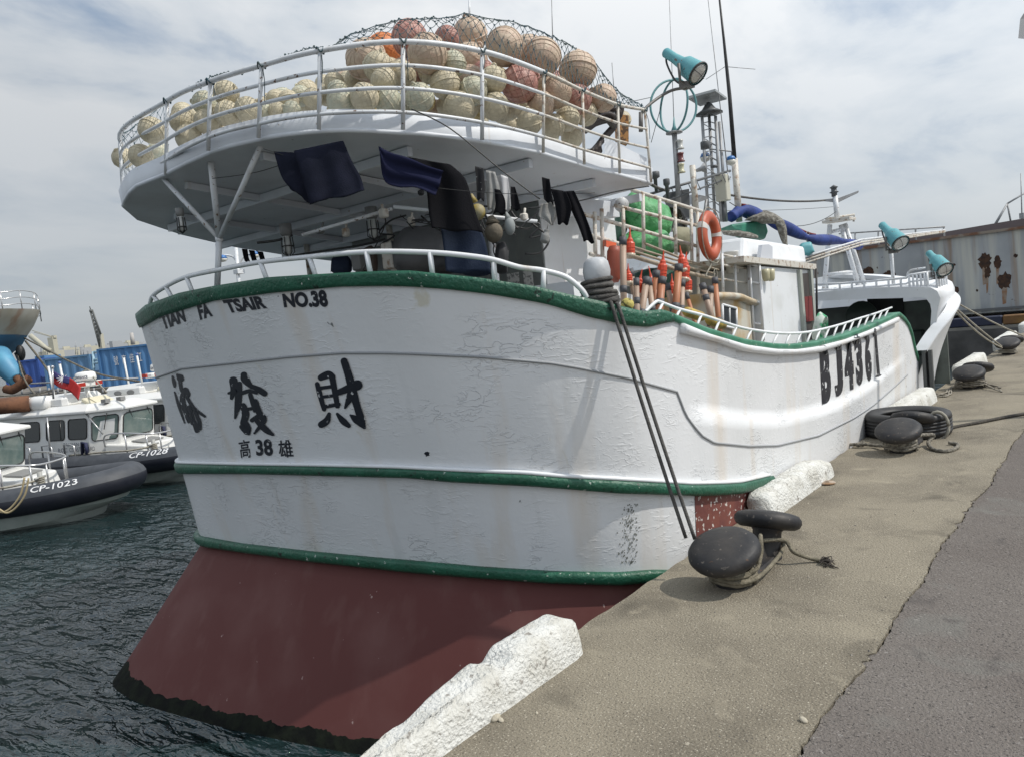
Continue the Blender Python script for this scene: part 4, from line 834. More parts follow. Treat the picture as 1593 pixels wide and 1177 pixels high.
# hoses, basket and board at the starboard end of the deck
HOSE = mat('brown_black_hose', (.05, .04, .036), .55, (.075, .06, .055), 5, .4, .6, bump=.1)
mb = MB(); rh = random.Random(3)
for k in range(7):
    a = at(910+2*k, 205-6*k, d=7.9+.03*k); b = at(940+4*k, 186-4*k+(k % 2)*6, d=7.75+.04*k); c = at(955+1.5*k, 200-3*k, d=8.0); e = at(925+3*k, 232-4*k, d=7.9)
    mb.tube(smooth_line([a, b, c], 6), .028, 8)
    if k < 4: mb.tube(smooth_line([c, e, at(915+6*k, 236, d=7.8)], 6), .028, 8)
obj('rubber_hose', mb, HOSE, label='pile of thick dark rubber hose behind the rusty starboard rail', cat='hose')
bk = thing('plastic_basket', 'rusty orange lattice basket standing at the starboard end of the float deck', 'basket', at(970, 215, d=8.4))
mb = MB(); p = [at(960,177,d=8.45), at(978,180,d=8.45), at(978,222,d=8.45), at(961,215,d=8.45)]; mb.poly(p, (-.12,.14,0)); obj('side', mb, mat('rust_orange_plastic', (.42, .2, .06), .6, (.1, .05, .02), 26, .5, .55, space='w'), bk)
mb = MB(); p = [at(940,214,d=7.75), at(1006,246,d=8.5), at(1006,262,d=8.5), at(941,250,d=7.75)]; mb.poly(p, (-.02,.03,0)); obj('side_board', mb, DECKW, boat)
# ---------------------------------------------------------------- washing under the float deck
NAVY = mat('navy_cloth', (.012, .014, .024), .9, (.018, .02, .035), 5, .4, .6, bump=.15, bsc=120, spec=.08)
NAVYB = mat('dark_blue_cloth', (.014, .016, .04), .9, bump=.2, bsc=120, spec=.08); BLK = mat('black_cloth', (.009, .009, .011), .85, bump=.15, bsc=100, spec=.08); DENIM = mat('dark_denim', (.02, .028, .05), .9, (.03, .04, .065), 6, .4, .6, bump=.15, bsc=80, spec=.08)
GREYC = mat('grey_cloth', (.30, .30, .29), .9, (.22, .22, .21), 6, .4, .6, bump=.15, bsc=80); WHC = mat('white_cloth', (.55, .55, .55), .9, bump=.1, bsc=80)
def cloth(name, rows, d, m, label, cat, folds=3, amp=.03, dd=0, group=None, seed=0, nx=16, k=5):
    rws = []; L = smooth_line([Vector((a[0], a[1], 0)) for a, b in rows], k); Rr = smooth_line([Vector((b[0], b[1], 0)) for a, b in rows], k); n = len(L)
    for i, (a, b) in enumerate(zip(L, Rr)):
        f = i/(n-1); r = []
        for j in range(nx+1):
            u = j/nx; q = a.lerp(b, u); dz_ = .55*amp*(.35+.65*f)*math.sin(u*folds*2*PI + seed + 1.5*f) + .4*amp*math.sin(5*f + 3*u + seed); r.append(at(q.x, q.y + (2*math.sin(u*9+seed) if i == n-1 else 0), d=d + dd*u + dz_))
        rws.append(r)
    mb = MB(); mb.grid(rws); return obj(name, mb, m, label=label, cat=cat, group=group, solid=.006)
WG = 'washing hung under the float deck'
cloth('towel', [((426,236),(462,238)),((438,275),(478,300)),((452,293),(484,318))], 5.75, NAVY, 'narrow folded flap of dark cloth at the left end of the washing line', 'cloth', 1, .02, seed=1, group=WG)
cloth('towel', [((457,235),(534,219)),((468,270),(548,252)),((481,313),(561,276)),((482,317),(567,298))], 5.65, NAVY, 'big square dark navy towel hung at the left under the deck', 'towel', 2, .025, seed=2, group=WG)
cloth('jacket', [((589,228),(591,236)),((608,238),(597,279)),((636,246),(618,291)),((664,258),(648,292)),((690,266),(678,305))], 5.7, NAVYB, 'dark blue jacket blown sideways, second from left on the washing line', 'jacket', 2, .03, seed=3, group=WG)
cloth('coat', [((636,245),(700,256)),((656,272),(722,276)),((664,300),(732,302)),((667,330),(741,334)),((672,356),(752,362))], 5.85, BLK, 'long black coat hanging in the middle of the washing line', 'coat', 1.4, .04, seed=4, group=WG)
cloth('trousers', [((686,356),(746,354)),((690,385),(756,380)),((694,424),(764,424))], 5.98, DENIM, 'dark blue trousers hanging below the black coat', 'trousers', 1.3, .03, seed=5, group=WG)
cloth('sock', [((739,259),(752,262)),((741,285),(754,285)),((742,310),(753,312))], 6.0, mat('spotted_black_cloth', (.01, .01, .012), .9, (.5, .5, .5), 60, .68, .72), 'black sock with white dots pegged above the yellow bag', 'sock', 1, .01, seed=6, group=WG)
cloth('cloth', [((756,265),(770,268)),((757,300),(778,300)),((759,324),(771,332))], 6.1, GREYC, 'grey rag pegged right of the dotted sock', 'cloth', 2, .015, seed=7, group=WG)
cloth('sock', [((769,294),(778,296)),((771,318),(786,312)),((768,331),(786,334))], 6.05, BLK, 'plain black sock between two pale rags', 'sock', 1, .012, seed=8, group=WG)
cloth('cloth', [((779,272),(790,276)),((782,305),(793,302)),((784,329),(794,328))], 6.15, WHC, 'white rag hanging between the two plain black socks', 'cloth', 1, .012, seed=9, group=WG)
cloth('sock', [((795,291),(801,291)),((795,310),(806,308)),((796,325),(811,329))], 6.1, BLK, 'black sock at the right end of the sock row', 'sock', 1, .012, seed=10, group=WG)
cloth('shirt', [((843,276),(855,279)),((845,298),(858,300)),((847,312),(861,318))], 5.6, BLK, 'small black garment above the grey rag at the starboard wall', 'shirt', 1, .02, seed=11, group=WG)
cloth('cloth', [((842,318),(858,314)),((838,336),(867,326)),((846,341),(866,336)),((857,349),(860,349))], 5.65, GREYC, 'pointed grey rag hanging against the white starboard wall', 'cloth', 2, .02, seed=12, group=WG)
cloth('trousers', [((857,294),(880,298)),((864,322),(889,322)),((868,348),(884,349))], 5.55, BLK, 'black shorts pegged left of the long black trousers', 'shorts', 1.5, .02, seed=13, group=WG)
cloth('trousers', [((878,298),(893,297)),((888,325),(903,318)),((900,352),(916,350)),((908,374),(925,379))], 5.6, BLK, 'long shiny black trousers, rightmost on the washing line', 'trousers', 1.3, .02, seed=14, group=WG)
for q, lab in (((376,387,386,407),'left of three dark socks at the port edge of the deck'), ((387,389,396,406),'middle of three dark socks at the port edge of the deck'), ((400,391,408,405),'right of three dark socks at the port edge of the deck')):
    cloth('sock', [((q[0],q[1]),(q[0]+9,q[1]+1)),((q[0]+3,q[3]-6),(q[0]+11,q[3]-6)),((q[0]+5,q[3]),(q[0]+13,q[3]))], 7.6, BLK, lab, 'sock', 1, .01, seed=q[0], group=WG)
mb = MB(); mb.tube(smooth_line([at(851,358,d=6.0), at(849,366,d=6.0), at(846,378,d=6.0)], 4), [.02]*4+[.035]*4+[.025], 8); mb.tube([at(853,345,d=6.0), at(851,358,d=6.0)], .004, 4); obj('work_glove', mb, GREYC, label='grey work glove hung against the white starboard wall', cat='glove')
mb = MB(); mb.sphere(at(743,330,d=6.1), .065, 14, 10); mb.tube([at(738,315,d=6.1), at(733,302,d=6.1)], [.03, .01], 8); obj('net_bag', mb, mat('yellow_bag', (.36, .28, .08), .6, (.3, .28, .2), 9, .4, .6), label='yellow ball in a bag hung under the deck', cat='bag')
mb = MB(); mb.sphere(at(768,362,d=6.1), .08, 14, 10, (1, .8, 1.0)); mb.tube([at(766,348,d=6.1), at(764,336,d=6.1)], [.06, .02], 8); obj('sack', mb, mat('brown_sacking', (.14, .12, .09), .9, bump=.4, bsc=30), label='brown sack tied to the ceiling above the deck post', cat='sack')
mb = MB(); mb.sphere(at(793,352,d=6.1), .055, 12, 9, (.8, .8, 1.3)); mb.tube([at(791,342,d=6.1), at(787,330,d=6.1)], [.03, .008], 6); obj('net_bag', mb, mat('grey_net_bag', (.25, .27, .27), .7), label='grey green bag hung right of the brown sack', cat='bag')
wl = sag(at(410,232,d=5.75), at(925,300,d=5.75), .12, 30); mb = MB(); mb.tube(wl, .003, 4); obj('washing_line', mb, WIRE, label='thin washing line strung under the float deck', cat='line')
TARPG = mat('dark_grey_tarp', (.07, .072, .075), .5, (.1, .1, .105), 3, .4, .6, bump=.5, bsc=9)
from mathutils import noise as nz
def lump(name, pxs, d, thick, m, label, cat, seed=0, amp=.03, kind=None):
    """soft bundle: cross sections from left to right between the outline's upper and lower edge"""
    x0 = min(p[0] for p in pxs); x1 = max(p[0] for p in pxs); n = len(pxs); nx = 22; ns = 22; rows = []
    def span(x):
        ys = []
        for i in range(n):
            a, b = pxs[i], pxs[(i+1) % n]
            if (a[0]-x)*(b[0]-x) <= 0 and a[0] != b[0]: ys.append(a[1] + (b[1]-a[1])*(x-a[0])/(b[0]-a[0]))
        return (min(ys), max(ys)) if ys else (pxs[0][1], pxs[0][1])
    for i in range(nx+1):
        f = .5 - .5*math.cos(PI*i/nx); x = x0 + (x1-x0)*min(.995, max(.005, f)); lo, hi = span(x); e = math.sqrt(max(0, 1-(2*f-1)**4))
        if i in (0, nx): e = .05
        row = []
        for k in range(ns):
            t = 2*PI*k/ns; sy = math.copysign(abs(math.cos(t))**.75, math.cos(t)); p = at(x, (lo+hi)/2 - (hi-lo)/2*sy*(.35+.65*e), d=d - thick/2*e*math.sin(t))
            q = p*3.5 + Vector((seed*3.1, 0, 0)); w = (abs(nz.noise(q))*1.6 + .7*abs(nz.noise(q*2.7)) - .7)*amp
            row.append(p + (p - at(x, (lo+hi)/2, d=d)).normalized()*w)
        rows.append(row)
    mb = MB(); mb.grid(rows, close=True); mb.add(rows[0], [tuple(range(ns))]); mb.add(rows[-1], [tuple(range(ns-1, -1, -1))])
    return obj(name, mb, m, label=label, cat=cat, sub=1, kind=kind)
lump('covered_winch', [(608,372),(625,354),(655,350),(690,358),(700,380),(698,425),(612,425)], 6.9, .5, TARPG, 'winch under a dark grey tarpaulin behind the stern rail', 'winch', 3, .02)
for pxs, d, m, lab, sd in (([(515,398),(535,392),(548,402),(548,428),(514,428)],7.4,DENIM,'dark bundle behind the stern rail left of the doorway',1), ([(563,386),(578,382),(588,392),(588,428),(562,428)],7.2,mat('brown_oilskin',(.07,.05,.04),.6),'brown oilskin hung behind the stern rail',2), ([(668,395),(690,390),(712,396),(714,428),(668,428)],6.6,mat('black_tarpaulin',(.02,.02,.022),.45),'black tarpaulin heap right of the covered winch',3), ([(715,395),(740,388),(762,396),(764,430),(714,430)],6.4,DENIM,'dark blue sack below the hanging trousers',4), ([(690,345),(720,338),(738,348),(736,372),(700,378)],6.9,BLK,'black coat on a hook behind the hanging black coat',5), ([(770,378),(784,374),(792,384),(790,425),(770,425)],6.2,DARK,'dark oilskins hanging beside the deck post',6)):
    lump('deck_bundle', pxs, d, .22, m, lab, 'bundle', sd, .02)
# ---------------------------------------------------------------- gear on the starboard side deck
rg = thing('life_ring', 'orange life ring with white bands hung on the rusty rack', 'life ring', at(1104, 367, x=-1.02))
cR = at(1104, 367, x=-1.02); mb = MB(); RR, rr_ = .214, .072; tilt = Euler((R(-8), 0, R(4))).to_matrix()
def tor(a0, a1, k, n):
    return [[cR + tilt @ Vector((rr_*k*math.sin(s)*.75, (RR+rr_*k*math.cos(s))*math.cos(t), (RR+rr_*k*math.cos(s))*math.sin(t))) for s in np.linspace(0, 2*PI, 13)[:-1]] for t in np.linspace(a0, a1, n)]
mb.grid(tor(0, 2*PI, 1, 49), close=True); obj('ring', mb, mat('faded_orange_foam', (.42, .075, .03), .5, (.48, .12, .06), 4, .4, .65, bump=.1), rg)
for a in (.22, PI-.30):
    mb = MB(); mb.grid(tor(a-.13, a+.13, 1.05, 7), close=True); obj('white_band', mb, mat('white_tape', (.6, .58, .55), .5), rg)
mb = MB(); mb.tube([cR + tilt @ Vector((.03, (RR+rr_*1.2)*math.cos(t), (RR+rr_*(1.2+.5*abs(math.sin(2*t))))*math.sin(t))) for t in np.linspace(0, 2*PI, 33)], .006, 5); obj('grab_line', mb, ROPEW, rg)
GD = 'marker poles standing on the starboard side deck'
BEI = mat('beige_pole_plastic', (.40, .29, .22), .5, (.33, .24, .18), 3, .4, .6, space='w'); BRN = mat('orange_brown_pole', (.42, .17, .08), .5, (.36, .15, .08), 3, .4, .6, space='w'); CAPM = mat('dark_pole_cap', (.07, .072, .08), .6)
poles = [((970,452),(969,372),10,BEI,'tall beige marker pole beside the rope wrapped mooring post'), ((992,482),(980,422),10,BEI,'beige brown marker pole with dark cap left of the first low lamp'), ((991,470),(990,436),8,BEI,'short beige marker pole with grey tip behind the others'), ((998,488),(1006,434),10,BEI,'front beige marker pole leaning right with grey cap'), ((1015,482),(1009,436),9,BEI,'beige marker pole leaning left behind the front leaning pole'), ((1019,474),(1021,424),10,BRN,'orange brown marker pole with black cap left of the lamp topped pole'), ((1027,472),(1030,434),11,BRN,'stout orange brown pole under the tall tipped orange lamp'), ((1046,482),(1038,444),8,BEI,'beige marker pole with grey cap right of the stout pole'), ((1051,478),(1056,414),11,BRN,'tall orange brown marker pole with black cap'), ((1060,482),(1061,438),9,BEI,'beige pole below the twin tipped orange lamps'), ((1077,488),(1068,458),6,BRN,'thin orange stick leaning right of the twin lamps'), ((1105,505),(1105,448),9,BEI,'beige marker pole with dark cap below the life ring'), ((1118,500),(1112,434),8,BRN,'bright orange brown pole with black cap under the life ring'), ((1099,465),(1093,444),9,BEI,'short whitish pole with dark cap behind the ring lanyard')]
for b, t, w, m, lab in poles:
    yv = -.62 - .05*(b[0] % 3); B = at(*b, x=yv); d = proj(B)[2]; T = at(*t, d=d + .05); r_ = w/2*d/FPX*1.05; ax = (B-T).normalized(); base = Vector(B) + ax*.35
    t_ = thing('marker_pole', lab, 'pole', base, GD); mb = MB(); mb.tube([base, T], r_, 12); obj('shaft', mb, m, t_)
    mb = MB(); mb.tube([T - ax*.015, T + ax*.055], r_*1.18, 12); obj('end_cap', mb, CAPM, t_)
    mb = MB(); mb.tube([B + ax*.02, B - ax*.04], r_*1.1, 12); obj('foot_sleeve', mb, CAPM, t_)
LAM = mat('orange_lamp_plastic', (.62, .07, .025), .4, (.5, .06, .03), 6, .4, .65); GL = mat('clear_lamp_base', (.5, .42, .32), .25)
lamps = [((980,354),(980,374),(980,397),13,'orange lamp with long tip hung high beside the tall beige pole'), ((977,410),(978,424),(978,440),10,'orange lamp half hidden behind the beige brown pole'), ((999,419),(994,436),(991,458),11,'orange lamp leaning right, low at the front of the group'), ((1009,414),(1014,434),(1018,456),10,'orange lamp leaning left, behind the front leaning pole'), ((1032.5,390),(1030.5,408),(1029,433),12.5,'orange lamp with tall tip on the stout orange brown pole'), ((1068,392),(1066,410),(1064,434),13,'orange lamp with thin tip, front one of the twin lamps'), ((1057.5,382),(1060,399),(1063,420),11,'orange lamp with thin tip, rear one of the twin lamps'), ((1070,424),(1070,432),(1069,454),12,'orange lamp without tip, lowest under the twin lamps'), ((1045,426),(1046,441),(1046,460),9,'small orange lamp right of the stout pole, half hidden')]
for tip, sh, bs, w, lab in lamps:
    d = 7.1 + (bs[0]-980)*.014 - .12; T = at(*tip, d=d); S = at(*sh, d=d); B = at(*bs, d=d); ax = (T-B).normalized(); L = (T-B).length; r_ = w/2*d/FPX*1.2; ls = (S-B).length
    t_ = thing('beacon_lamp', lab, 'lamp', B, 'orange beacon lamps standing on the side deck'); mb = MB(); mb.lathe([(r_*.96, .012), (r_, ls*.2), (r_, ls*.78), (r_*.9, ls*.84), (r_*.66, ls*.9), (r_*.62, ls*1.05), (r_*.38, ls+(L-ls)*.18), (r_*.2, ls+(L-ls)*.5), (r_*.1, L)], B, ax, 12, smooth=False)
    for q in (.3, .5): mb.lathe([(r_*1.0, ls*q-.004), (r_*1.08, ls*q-.002), (r_*1.08, ls*q+.002), (r_*1.0, ls*q+.004)], B, ax, 12, smooth=False, cap=False)
    obj('body', mb, LAM, t_)
    mb = MB(); mb.lathe([(r_*.8, -.03), (r_*.95, -.02), (r_*1.12, -.015), (r_*1.12, .012), (r_, .014)], B, ax, 14); obj('glass_base', mb, GL, t_)
c = at(955, 412, x=-1.0); mb = MB(); mb.lathe([(.0, .18), (.05, .17), (.07, .12), (.07, -.12), (.05, -.16), (.0, -.17)], c, (.1, .1, 1), 14); obj('buoy_canister', mb, mat('dull_red_plastic', (.3, .07, .04), .5, (.2, .05, .03), 5, .4, .6), label='dull red canister buoy behind the mooring post', cat='buoy')
mb = MB(); mb.poly([at(943,374,x=-1.1), at(959,378,x=-1.1), at(958,388,x=-1.1), at(943,384,x=-1.1)], (-.1, .1, .02)); obj('orange_box', mb, ORANGE, label='small orange box on the rack above the canister buoy', cat='box')
for px, py, r_, lab in ((976,474,.055,'yellow speckled ball float beside the mooring post'), ):
    mb = MB(); mb.sphere(at(px, py, x=-.45), r_, 14, 10); obj('ball_float', mb, mat('speckled_yellow', (.5, .42, .12), .8, (.1, .09, .03), 24, .52, .6, bump=.5, bsc=30), label=lab, cat='float')
for px, py, lab in ((1080,489,'yellow cylinder float behind the sheer rail, aft one'), (1114,502,'yellow cylinder float behind the sheer rail, forward one')):
    c = at(px, py, x=-.3); mb = MB(); ax = Vector((.05, 1, -.25)).normalized(); mb.lathe([(.0, -.16), (.035, -.15), (.045, -.12), (.045, .12), (.035, .15), (.0, .16)], c, ax, 14); obj('cylinder_float', mb, mat('ochre_plastic', (.48, .34, .06), .5, (.3, .2, .05), 9, .45, .6), label=lab, cat='float', group='yellow floats behind the sheer rail')
# poles lashed along the rack
GP = mat('weathered_bamboo', (.40, .34, .26), .7, (.28, .22, .16), 6, .4, .6, space='w')
for a, b, r_, lab in (((985,399),(1126,437),.024,'thick pale pole lashed lowest along the rack'), ((985,391),(1110,425),.015,'thin pale pole lashed above the thick one'), ((984,384),(1100,415),.012,'thinnest pale pole lashed along the rack'), ((1005,380),(1118,420),.014,'pale pole starting behind the rack upright')):
    mb = MB(); A = at(*a, x=-1.12); B = at(*b, x=-1.12); mb.tube([A, A.lerp(B, .5) - Vector((0,0,.02)), B], [r_, r_, r_*.7], 8); obj('bamboo_pole', mb, GP, label=lab, cat='pole', group='poles lashed along the rack')
mb = MB(); mb.tube(smooth_line([at(1098,430,x=-1.0), at(1100,424,x=-1.0), at(1106,412,x=-1.0), at(1104,400,x=-1.0)], 5), .009, 5); mb.tube(smooth_line([at(1110,425,x=-1.0), at(1113,418,x=-1.0), at(1116,430,x=-1.0), at(1110,436,x=-1.0), at(1112,425,x=-1.0)], 5), .006, 5); obj('lanyard', mb, ROPEW, label='white lanyard knotted below the life ring', cat='rope')
# green bundles
DKG = mat('dark_green_tarp', (.02, .06, .045), .6, (.03, .09, .06), 3, .4, .6, bump=.5, bsc=8)
lump('green_bundle', [(968,302),(985,292),(1008,298),(1022,308),(1042,316),(1047,345),(1043,372),(1000,372),(968,360)], 9.3, .5, GREENB, 'upper bright green plastic bundle stuffed in the rack', 'bundle', 1, .07)
lump('green_bundle', [(968,362),(1000,356),(1034,360),(1050,372),(1050,396),(1010,402),(972,398)], 9.1, .5, GREENB, 'lower bright green plastic bundle lying under the upper one', 'bundle', 2, .07)
lump('green_bundle', [(942,330),(965,318),(976,330),(976,365),(960,390),(940,380)], 9.3, .4, DKG, 'dark green bundle under the deck edge left of the bright bundles', 'bundle', 3, .03)
lump('net_pile', [(985,425),(1010,415),(1050,418),(1075,440),(1050,470),(1000,470)], 9.2, .4, DKG, 'dark green net heap behind the marker poles', 'net', 4, .04)
lump('canvas_bundle', [(1046,352),(1072,352),(1080,380),(1070,398),(1048,394)], 9.5, .3, mat('khaki_canvas', (.30, .28, .2), .9, (.2, .19, .13), 5, .4, .6, bump=.3), 'khaki canvas bundle in the rack behind the life ring', 'bundle', 5, .03)
bk = thing('black_basket', 'black plastic lattice basket in the rack right of the green bundles', 'basket', at(1055, 350, d=9.5)); mb = MB(); p = [at(1040,322,d=9.5), at(1058,326,d=9.5), at(1071,345,d=9.7), at(1068,358,d=9.7), at(1040,356,d=9.5)]; mb.poly(p, (-.2,.24,0)); obj('shell', mb, mat('black_lattice', (.012, .012, .012), .4, (.3, .31, .3), 30, .6, .64, space='w'), bk)
bt = thing('plastic_bucket', 'white plastic bucket hung in the rack behind the life ring', 'bucket', at(1137, 425, d=9.6)); mb = MB(); mb.lathe([(.075, -.2), (.085, .05), (.09, .055), (.09, .07), (.08, .07), (.07, -.15), (.0, -.16)], at(1138, 400, d=9.6), n=16); obj('pail', mb, mat('white_bucket', (.6, .6, .58), .5), bt)
mb = MB(); p = [at(1137,349,d=10.6), at(1190,341,d=11.2), at(1196,360,d=11.2), at(1190,373,d=11.2), at(1142,356,d=10.6)]; mb.poly(p, (-.35,.4,.0)); obj('tarp_box', mb, mat('teal_green_tarp', (.03, .2, .13), .6, (.02, .13, .09), 4, .4, .6, bump=.2, space='w'), label='teal green tarpaulin box on the wheelhouse roof', cat='box', bevel=.03)
NETM = mat('grey_brown_net', (.13, .12, .10), .95, (.26, .25, .22), 22, .45, .6, bump=1.2, bsc=40, space='w')
lump('net_pile', [(1206,338),(1216,338),(1224,352),(1226,390),(1219,386),(1212,366),(1206,352)], 10.9, .2, NETM, 'tail of grey brown net hanging down over the wheelhouse roof edge', 'net', 8, .04)
lump('net_pile', [(1158,343),(1172,334),(1190,329),(1208,331),(1221,342),(1221,352),(1205,351),(1180,347)], 11.0, .4, NETM, 'grey brown fishing net heaped over the tarpaulin box', 'net', 6, .05)
lump('net_pile', [(1122,358),(1150,357),(1180,364),(1180,373),(1125,367)], 10.4, .3, NETM, 'flat net roll along the edge of the wheelhouse roof', 'net', 7, .03)
# furled blue sail on its boom
bl = smooth_line([at(px, py, d=d) for px, py, d in ((1137,338,11),(1155,328,11.2),(1180,336,11.6),(1220,353,12.2),(1262,372,12.9),(1300,374,13.6),(1336,382,14.2))], 6); sl = thing('furled_sail', 'furled blue canvas lashed along the boom over the wheelhouse', 'sail', bl[18])
mb = MB(); n = len(bl); mb.tube(bl, [.03 + .085*abs(math.sin(1.2+i*.36))**.5*(1 if i > 3 else .6)*(1-.3*i/n) for i in range(n)], 10); obj('canvas', mb, mat('royal_blue_canvas', (.018, .045, .22), .7, (.012, .03, .15), 5, .4, .6, bump=.6, bsc=14, space='w'), sl)
mb = MB(); mb.tube([p + Vector((0,0,.085)) for p in bl[6:26]], .02, 6); obj('red_hem', mb, mat('dark_red_cloth', (.16, .02, .02), .8), sl)
mb = MB()
for i in range(8, n-2, 5): mb.tube([bl[i] + Vector((.02, .1*math.cos(t), .1*math.sin(t))) for t in np.linspace(0, 2*PI, 11)], .008, 4)
obj('lashing', mb, ROPEW, sl)
lump('green_bundle', [(1243,378),(1262,376),(1268,392),(1255,402),(1243,396)], 12.4, .2, mat('teal_paint', (.05, .27, .30)), 'small teal float hanging by the boom end', 'float', 8, .01)
hs = MB(); c = at(1275, 507, x=-.55)
for k in range(6): hs.tube([c + Vector((.05*math.sin(t)+.012*k-.03, (.17+.01*k)*math.cos(t)*.7, (.17+.01*k)*math.sin(t)*1.0 - .02*k)) for t in np.linspace(0, 2*PI, 25)], .015, 6)
obj('rope_coil', hs, mat('green_white_rope', (.5, .55, .5), .8, (.05, .3, .14), 7, .48, .56, space='w'), label='green and white rope coil hung behind the sheer rail', cat='rope')
# mooring post with its wraps and lines
u = uof(944); b = hpos(u, zline('top', u), -.12); T = at(944, 412, y=b.y); mp = thing('mooring_post', 'round topped white mooring post standing on the green gunwale', 'mooring post', b)
mb = MB(); d = proj(b)[2]; rp = 21*d/FPX; mb.lathe([(rp*.82, -.15), (rp*.82, .16), (rp*.97, .2), (rp*1.03, .25), (rp*.9, .315), (rp*.62, .345), (.0, .355)], b, (0,0,1), 20); obj('post', mb, mat('grey_white_post', (.48, .5, .52), .5, (.38, .39, .4), 4, .4, .6, bump=.15), mp)
mb = MB(); rnd = random.Random(2); pts = []
for i in range(190):
    a = i*.28; z = .0 + .19*i/190 + .03*math.sin(i*.13); rr2 = rp*(1.32 - .30*i/190) + rnd.uniform(-.004, .004) + .012*math.sin(i*.31); pts.append(b + Vector((rr2*math.cos(a), rr2*math.sin(a), z)))
mb.tube(pts, .0165, 7); pts = [b + Vector(((rp*1.32+.01*math.sin(i))*math.cos(i*.3), (rp*1.32)*math.sin(i*.3), .01+.02*math.sin(i*.17)+.0009*i)) for i in range(60)]; mb.tube(pts, .0165, 7)
obj('rope_wraps', mb, ROPED, label='grey rope wound thickly round the white mooring post', cat='rope')
for a0, e, kx, lab in (((946,474),(1067,836),0,'left of two taut grey mooring ropes from the stern to the near bollard'), ((957,478),(1081,838),1,'right of two taut grey mooring ropes from the stern to the near bollard')):
    u = uof(a0[0]); q = hpos(u, zline('top', u)+.025, .0); E = at(*e, y=4.86); pts = [b + Vector((-.02+.05*kx, .05, .02)), hpos(u, zline('top', u)+.022, -.06), hpos(u, zline('top', u)+.012, .035)]
    mb = MB(); mb.tube(smooth_line(pts, 4)[:-1] + sag(pts[-1], E, .03, 20), .0135, 8); obj('mooring_rope', mb, ROPED, label=lab, cat='rope', group='mooring ropes of the stern')
# ---------------------------------------------------------------- bollards
bo = thing('twin_bollard', 'nearest black iron twin bollard, holding the two taut stern ropes', 'bollard', (0,0,0), 'twin bollards along the quay edge')
for sg in (-1, 1):
    ax = Vector((0, .36*sg, 1)).normalized(); o_ = Vector((0, .28*sg, -.05))
    mb = MB(); mb.lathe([(.135, .0), (.12, .06), (.105, .14), (.105, .25), (.12, .27)], o_, ax, 24); obj('post', mb, IRON, bo)
    mb = MB(); mb.lathe([(.10, .265), (.2, .272), (.232, .29), (.247, .32), (.243, .35), (.22, .378), (.17, .392), (.08, .402), (.0, .404)], o_, ax, 36); obj('mushroom_head', mb, IRON, bo)
mb = MB(); mb.box((0, 0, .02), (.24, .62, .05), bev=.02); mb.hexa([Vector((-.06,-.2,.04)),Vector((.06,-.2,.04)),Vector((.06,.2,.04)),Vector((-.06,.2,.04)),Vector((-.03,-.2,.16)),Vector((.03,-.2,.16)),Vector((.03,.2,.16)),Vector((-.03,.2,.16))]); obj('base', mb, IRON, bo)
BP = [(.545, 5.17), (.58, 9.72), (.47, 14.95), (.36, 20.25)]
dup(bo, (BP[1][0], BP[1][1], 0), .03, 'black iron twin bollard with the tyre lying behind it')
dup(bo, (BP[2][0], BP[2][1], 0), -.02, 'black iron twin bollard, third along the quay, beside thin tangled ropes')
dup(bo, (BP[3][0], BP[3][1], 0), .02, 'farthest black iron twin bollard at the right edge')
bo.location = (BP[0][0], BP[0][1], 0)
def wraps(c, r, n, z0, pitch, rad, seed, lean=0):
    rnd = random.Random(seed); return [Vector((c[0] + (r + rnd.uniform(-.01, .01))*math.cos(t), c[1] + lean*(z0+pitch*t/6.28) + (r + rnd.uniform(-.01, .01))*math.sin(t), z0 + pitch*t/6.28 + .008*math.sin(3*t+seed))) for t in np.linspace(0, 6.28*n, int(22*n))]
OR = mat('olive_rope', (.21, .185, .135), .9, (.13, .115, .08), 14, .4, .6, bump=.6, bsc=70, space='w')
f1 = (BP[0][0], BP[0][1]-.28); r1 = (BP[0][0], BP[0][1]+.28)
mb = MB(); pts = wraps(f1, .155, 3.4, .02, .028, .016, 1, -.2); mb.tube(pts, .0155, 7)
loop = [Vector((f1[0]-.15, f1[1]+.05, .09)), Vector((f1[0]+.02, f1[1]-.17, .07)), Vector((f1[0]+.17, f1[1]-.03, .06)), Vector((r1[0]+.14, r1[1]-.02, .07)), Vector((r1[0]+.06, r1[1]+.14, .11)), Vector((r1[0]-.12, r1[1]+.03, .14)), Vector((r1[0]-.02, r1[1]-.14, .17)), Vector((r1[0]+.16, r1[1]-.02, .16)), at(1235, 858, z=.09), at(1262, 868, z=.03), at(1276, 871, z=.015)]
mb.tube(smooth_line(loop, 6), .0155, 7)
loop = [Vector((f1[0]+.06, f1[1]-.16, .10)), Vector((f1[0]+.18, f1[1]+.0, .13)), at(1183, 832, y=f1[1]+.15), Vector((f1[0]+.12, f1[1]+.16, .12)), Vector((f1[0]-.1, f1[1]+.14, .11))]; mb.tube(smooth_line(loop, 6), .0145, 7)
obj('rope_wraps', mb, OR, label='olive rope turned round the nearest bollard with one frayed loose end', cat='rope')
mb = MB(); rnd = random.Random(8)
for k in range(16):
    a = at(1276, 871, z=.02); mb.tube(smooth_line([a, a + Vector((rnd.uniform(.0,.09), rnd.uniform(-.06,.06), rnd.uniform(0,.025))), a + Vector((rnd.uniform(.02,.15), rnd.uniform(-.09,.09), -.012))], 3), .004, 4)
obj('frayed_rope', mb, mat('frayed_fibre', (.05, .042, .035), .95), label='tuft of frayed dark rope end on the concrete', cat='rope')
f2 = (BP[1][0], BP[1][1]-.28)
mb = MB(); pts = wraps(f2, .16, 4.2, .025, .032, .02, 2, -.2); mb.tube(pts, .02, 8)
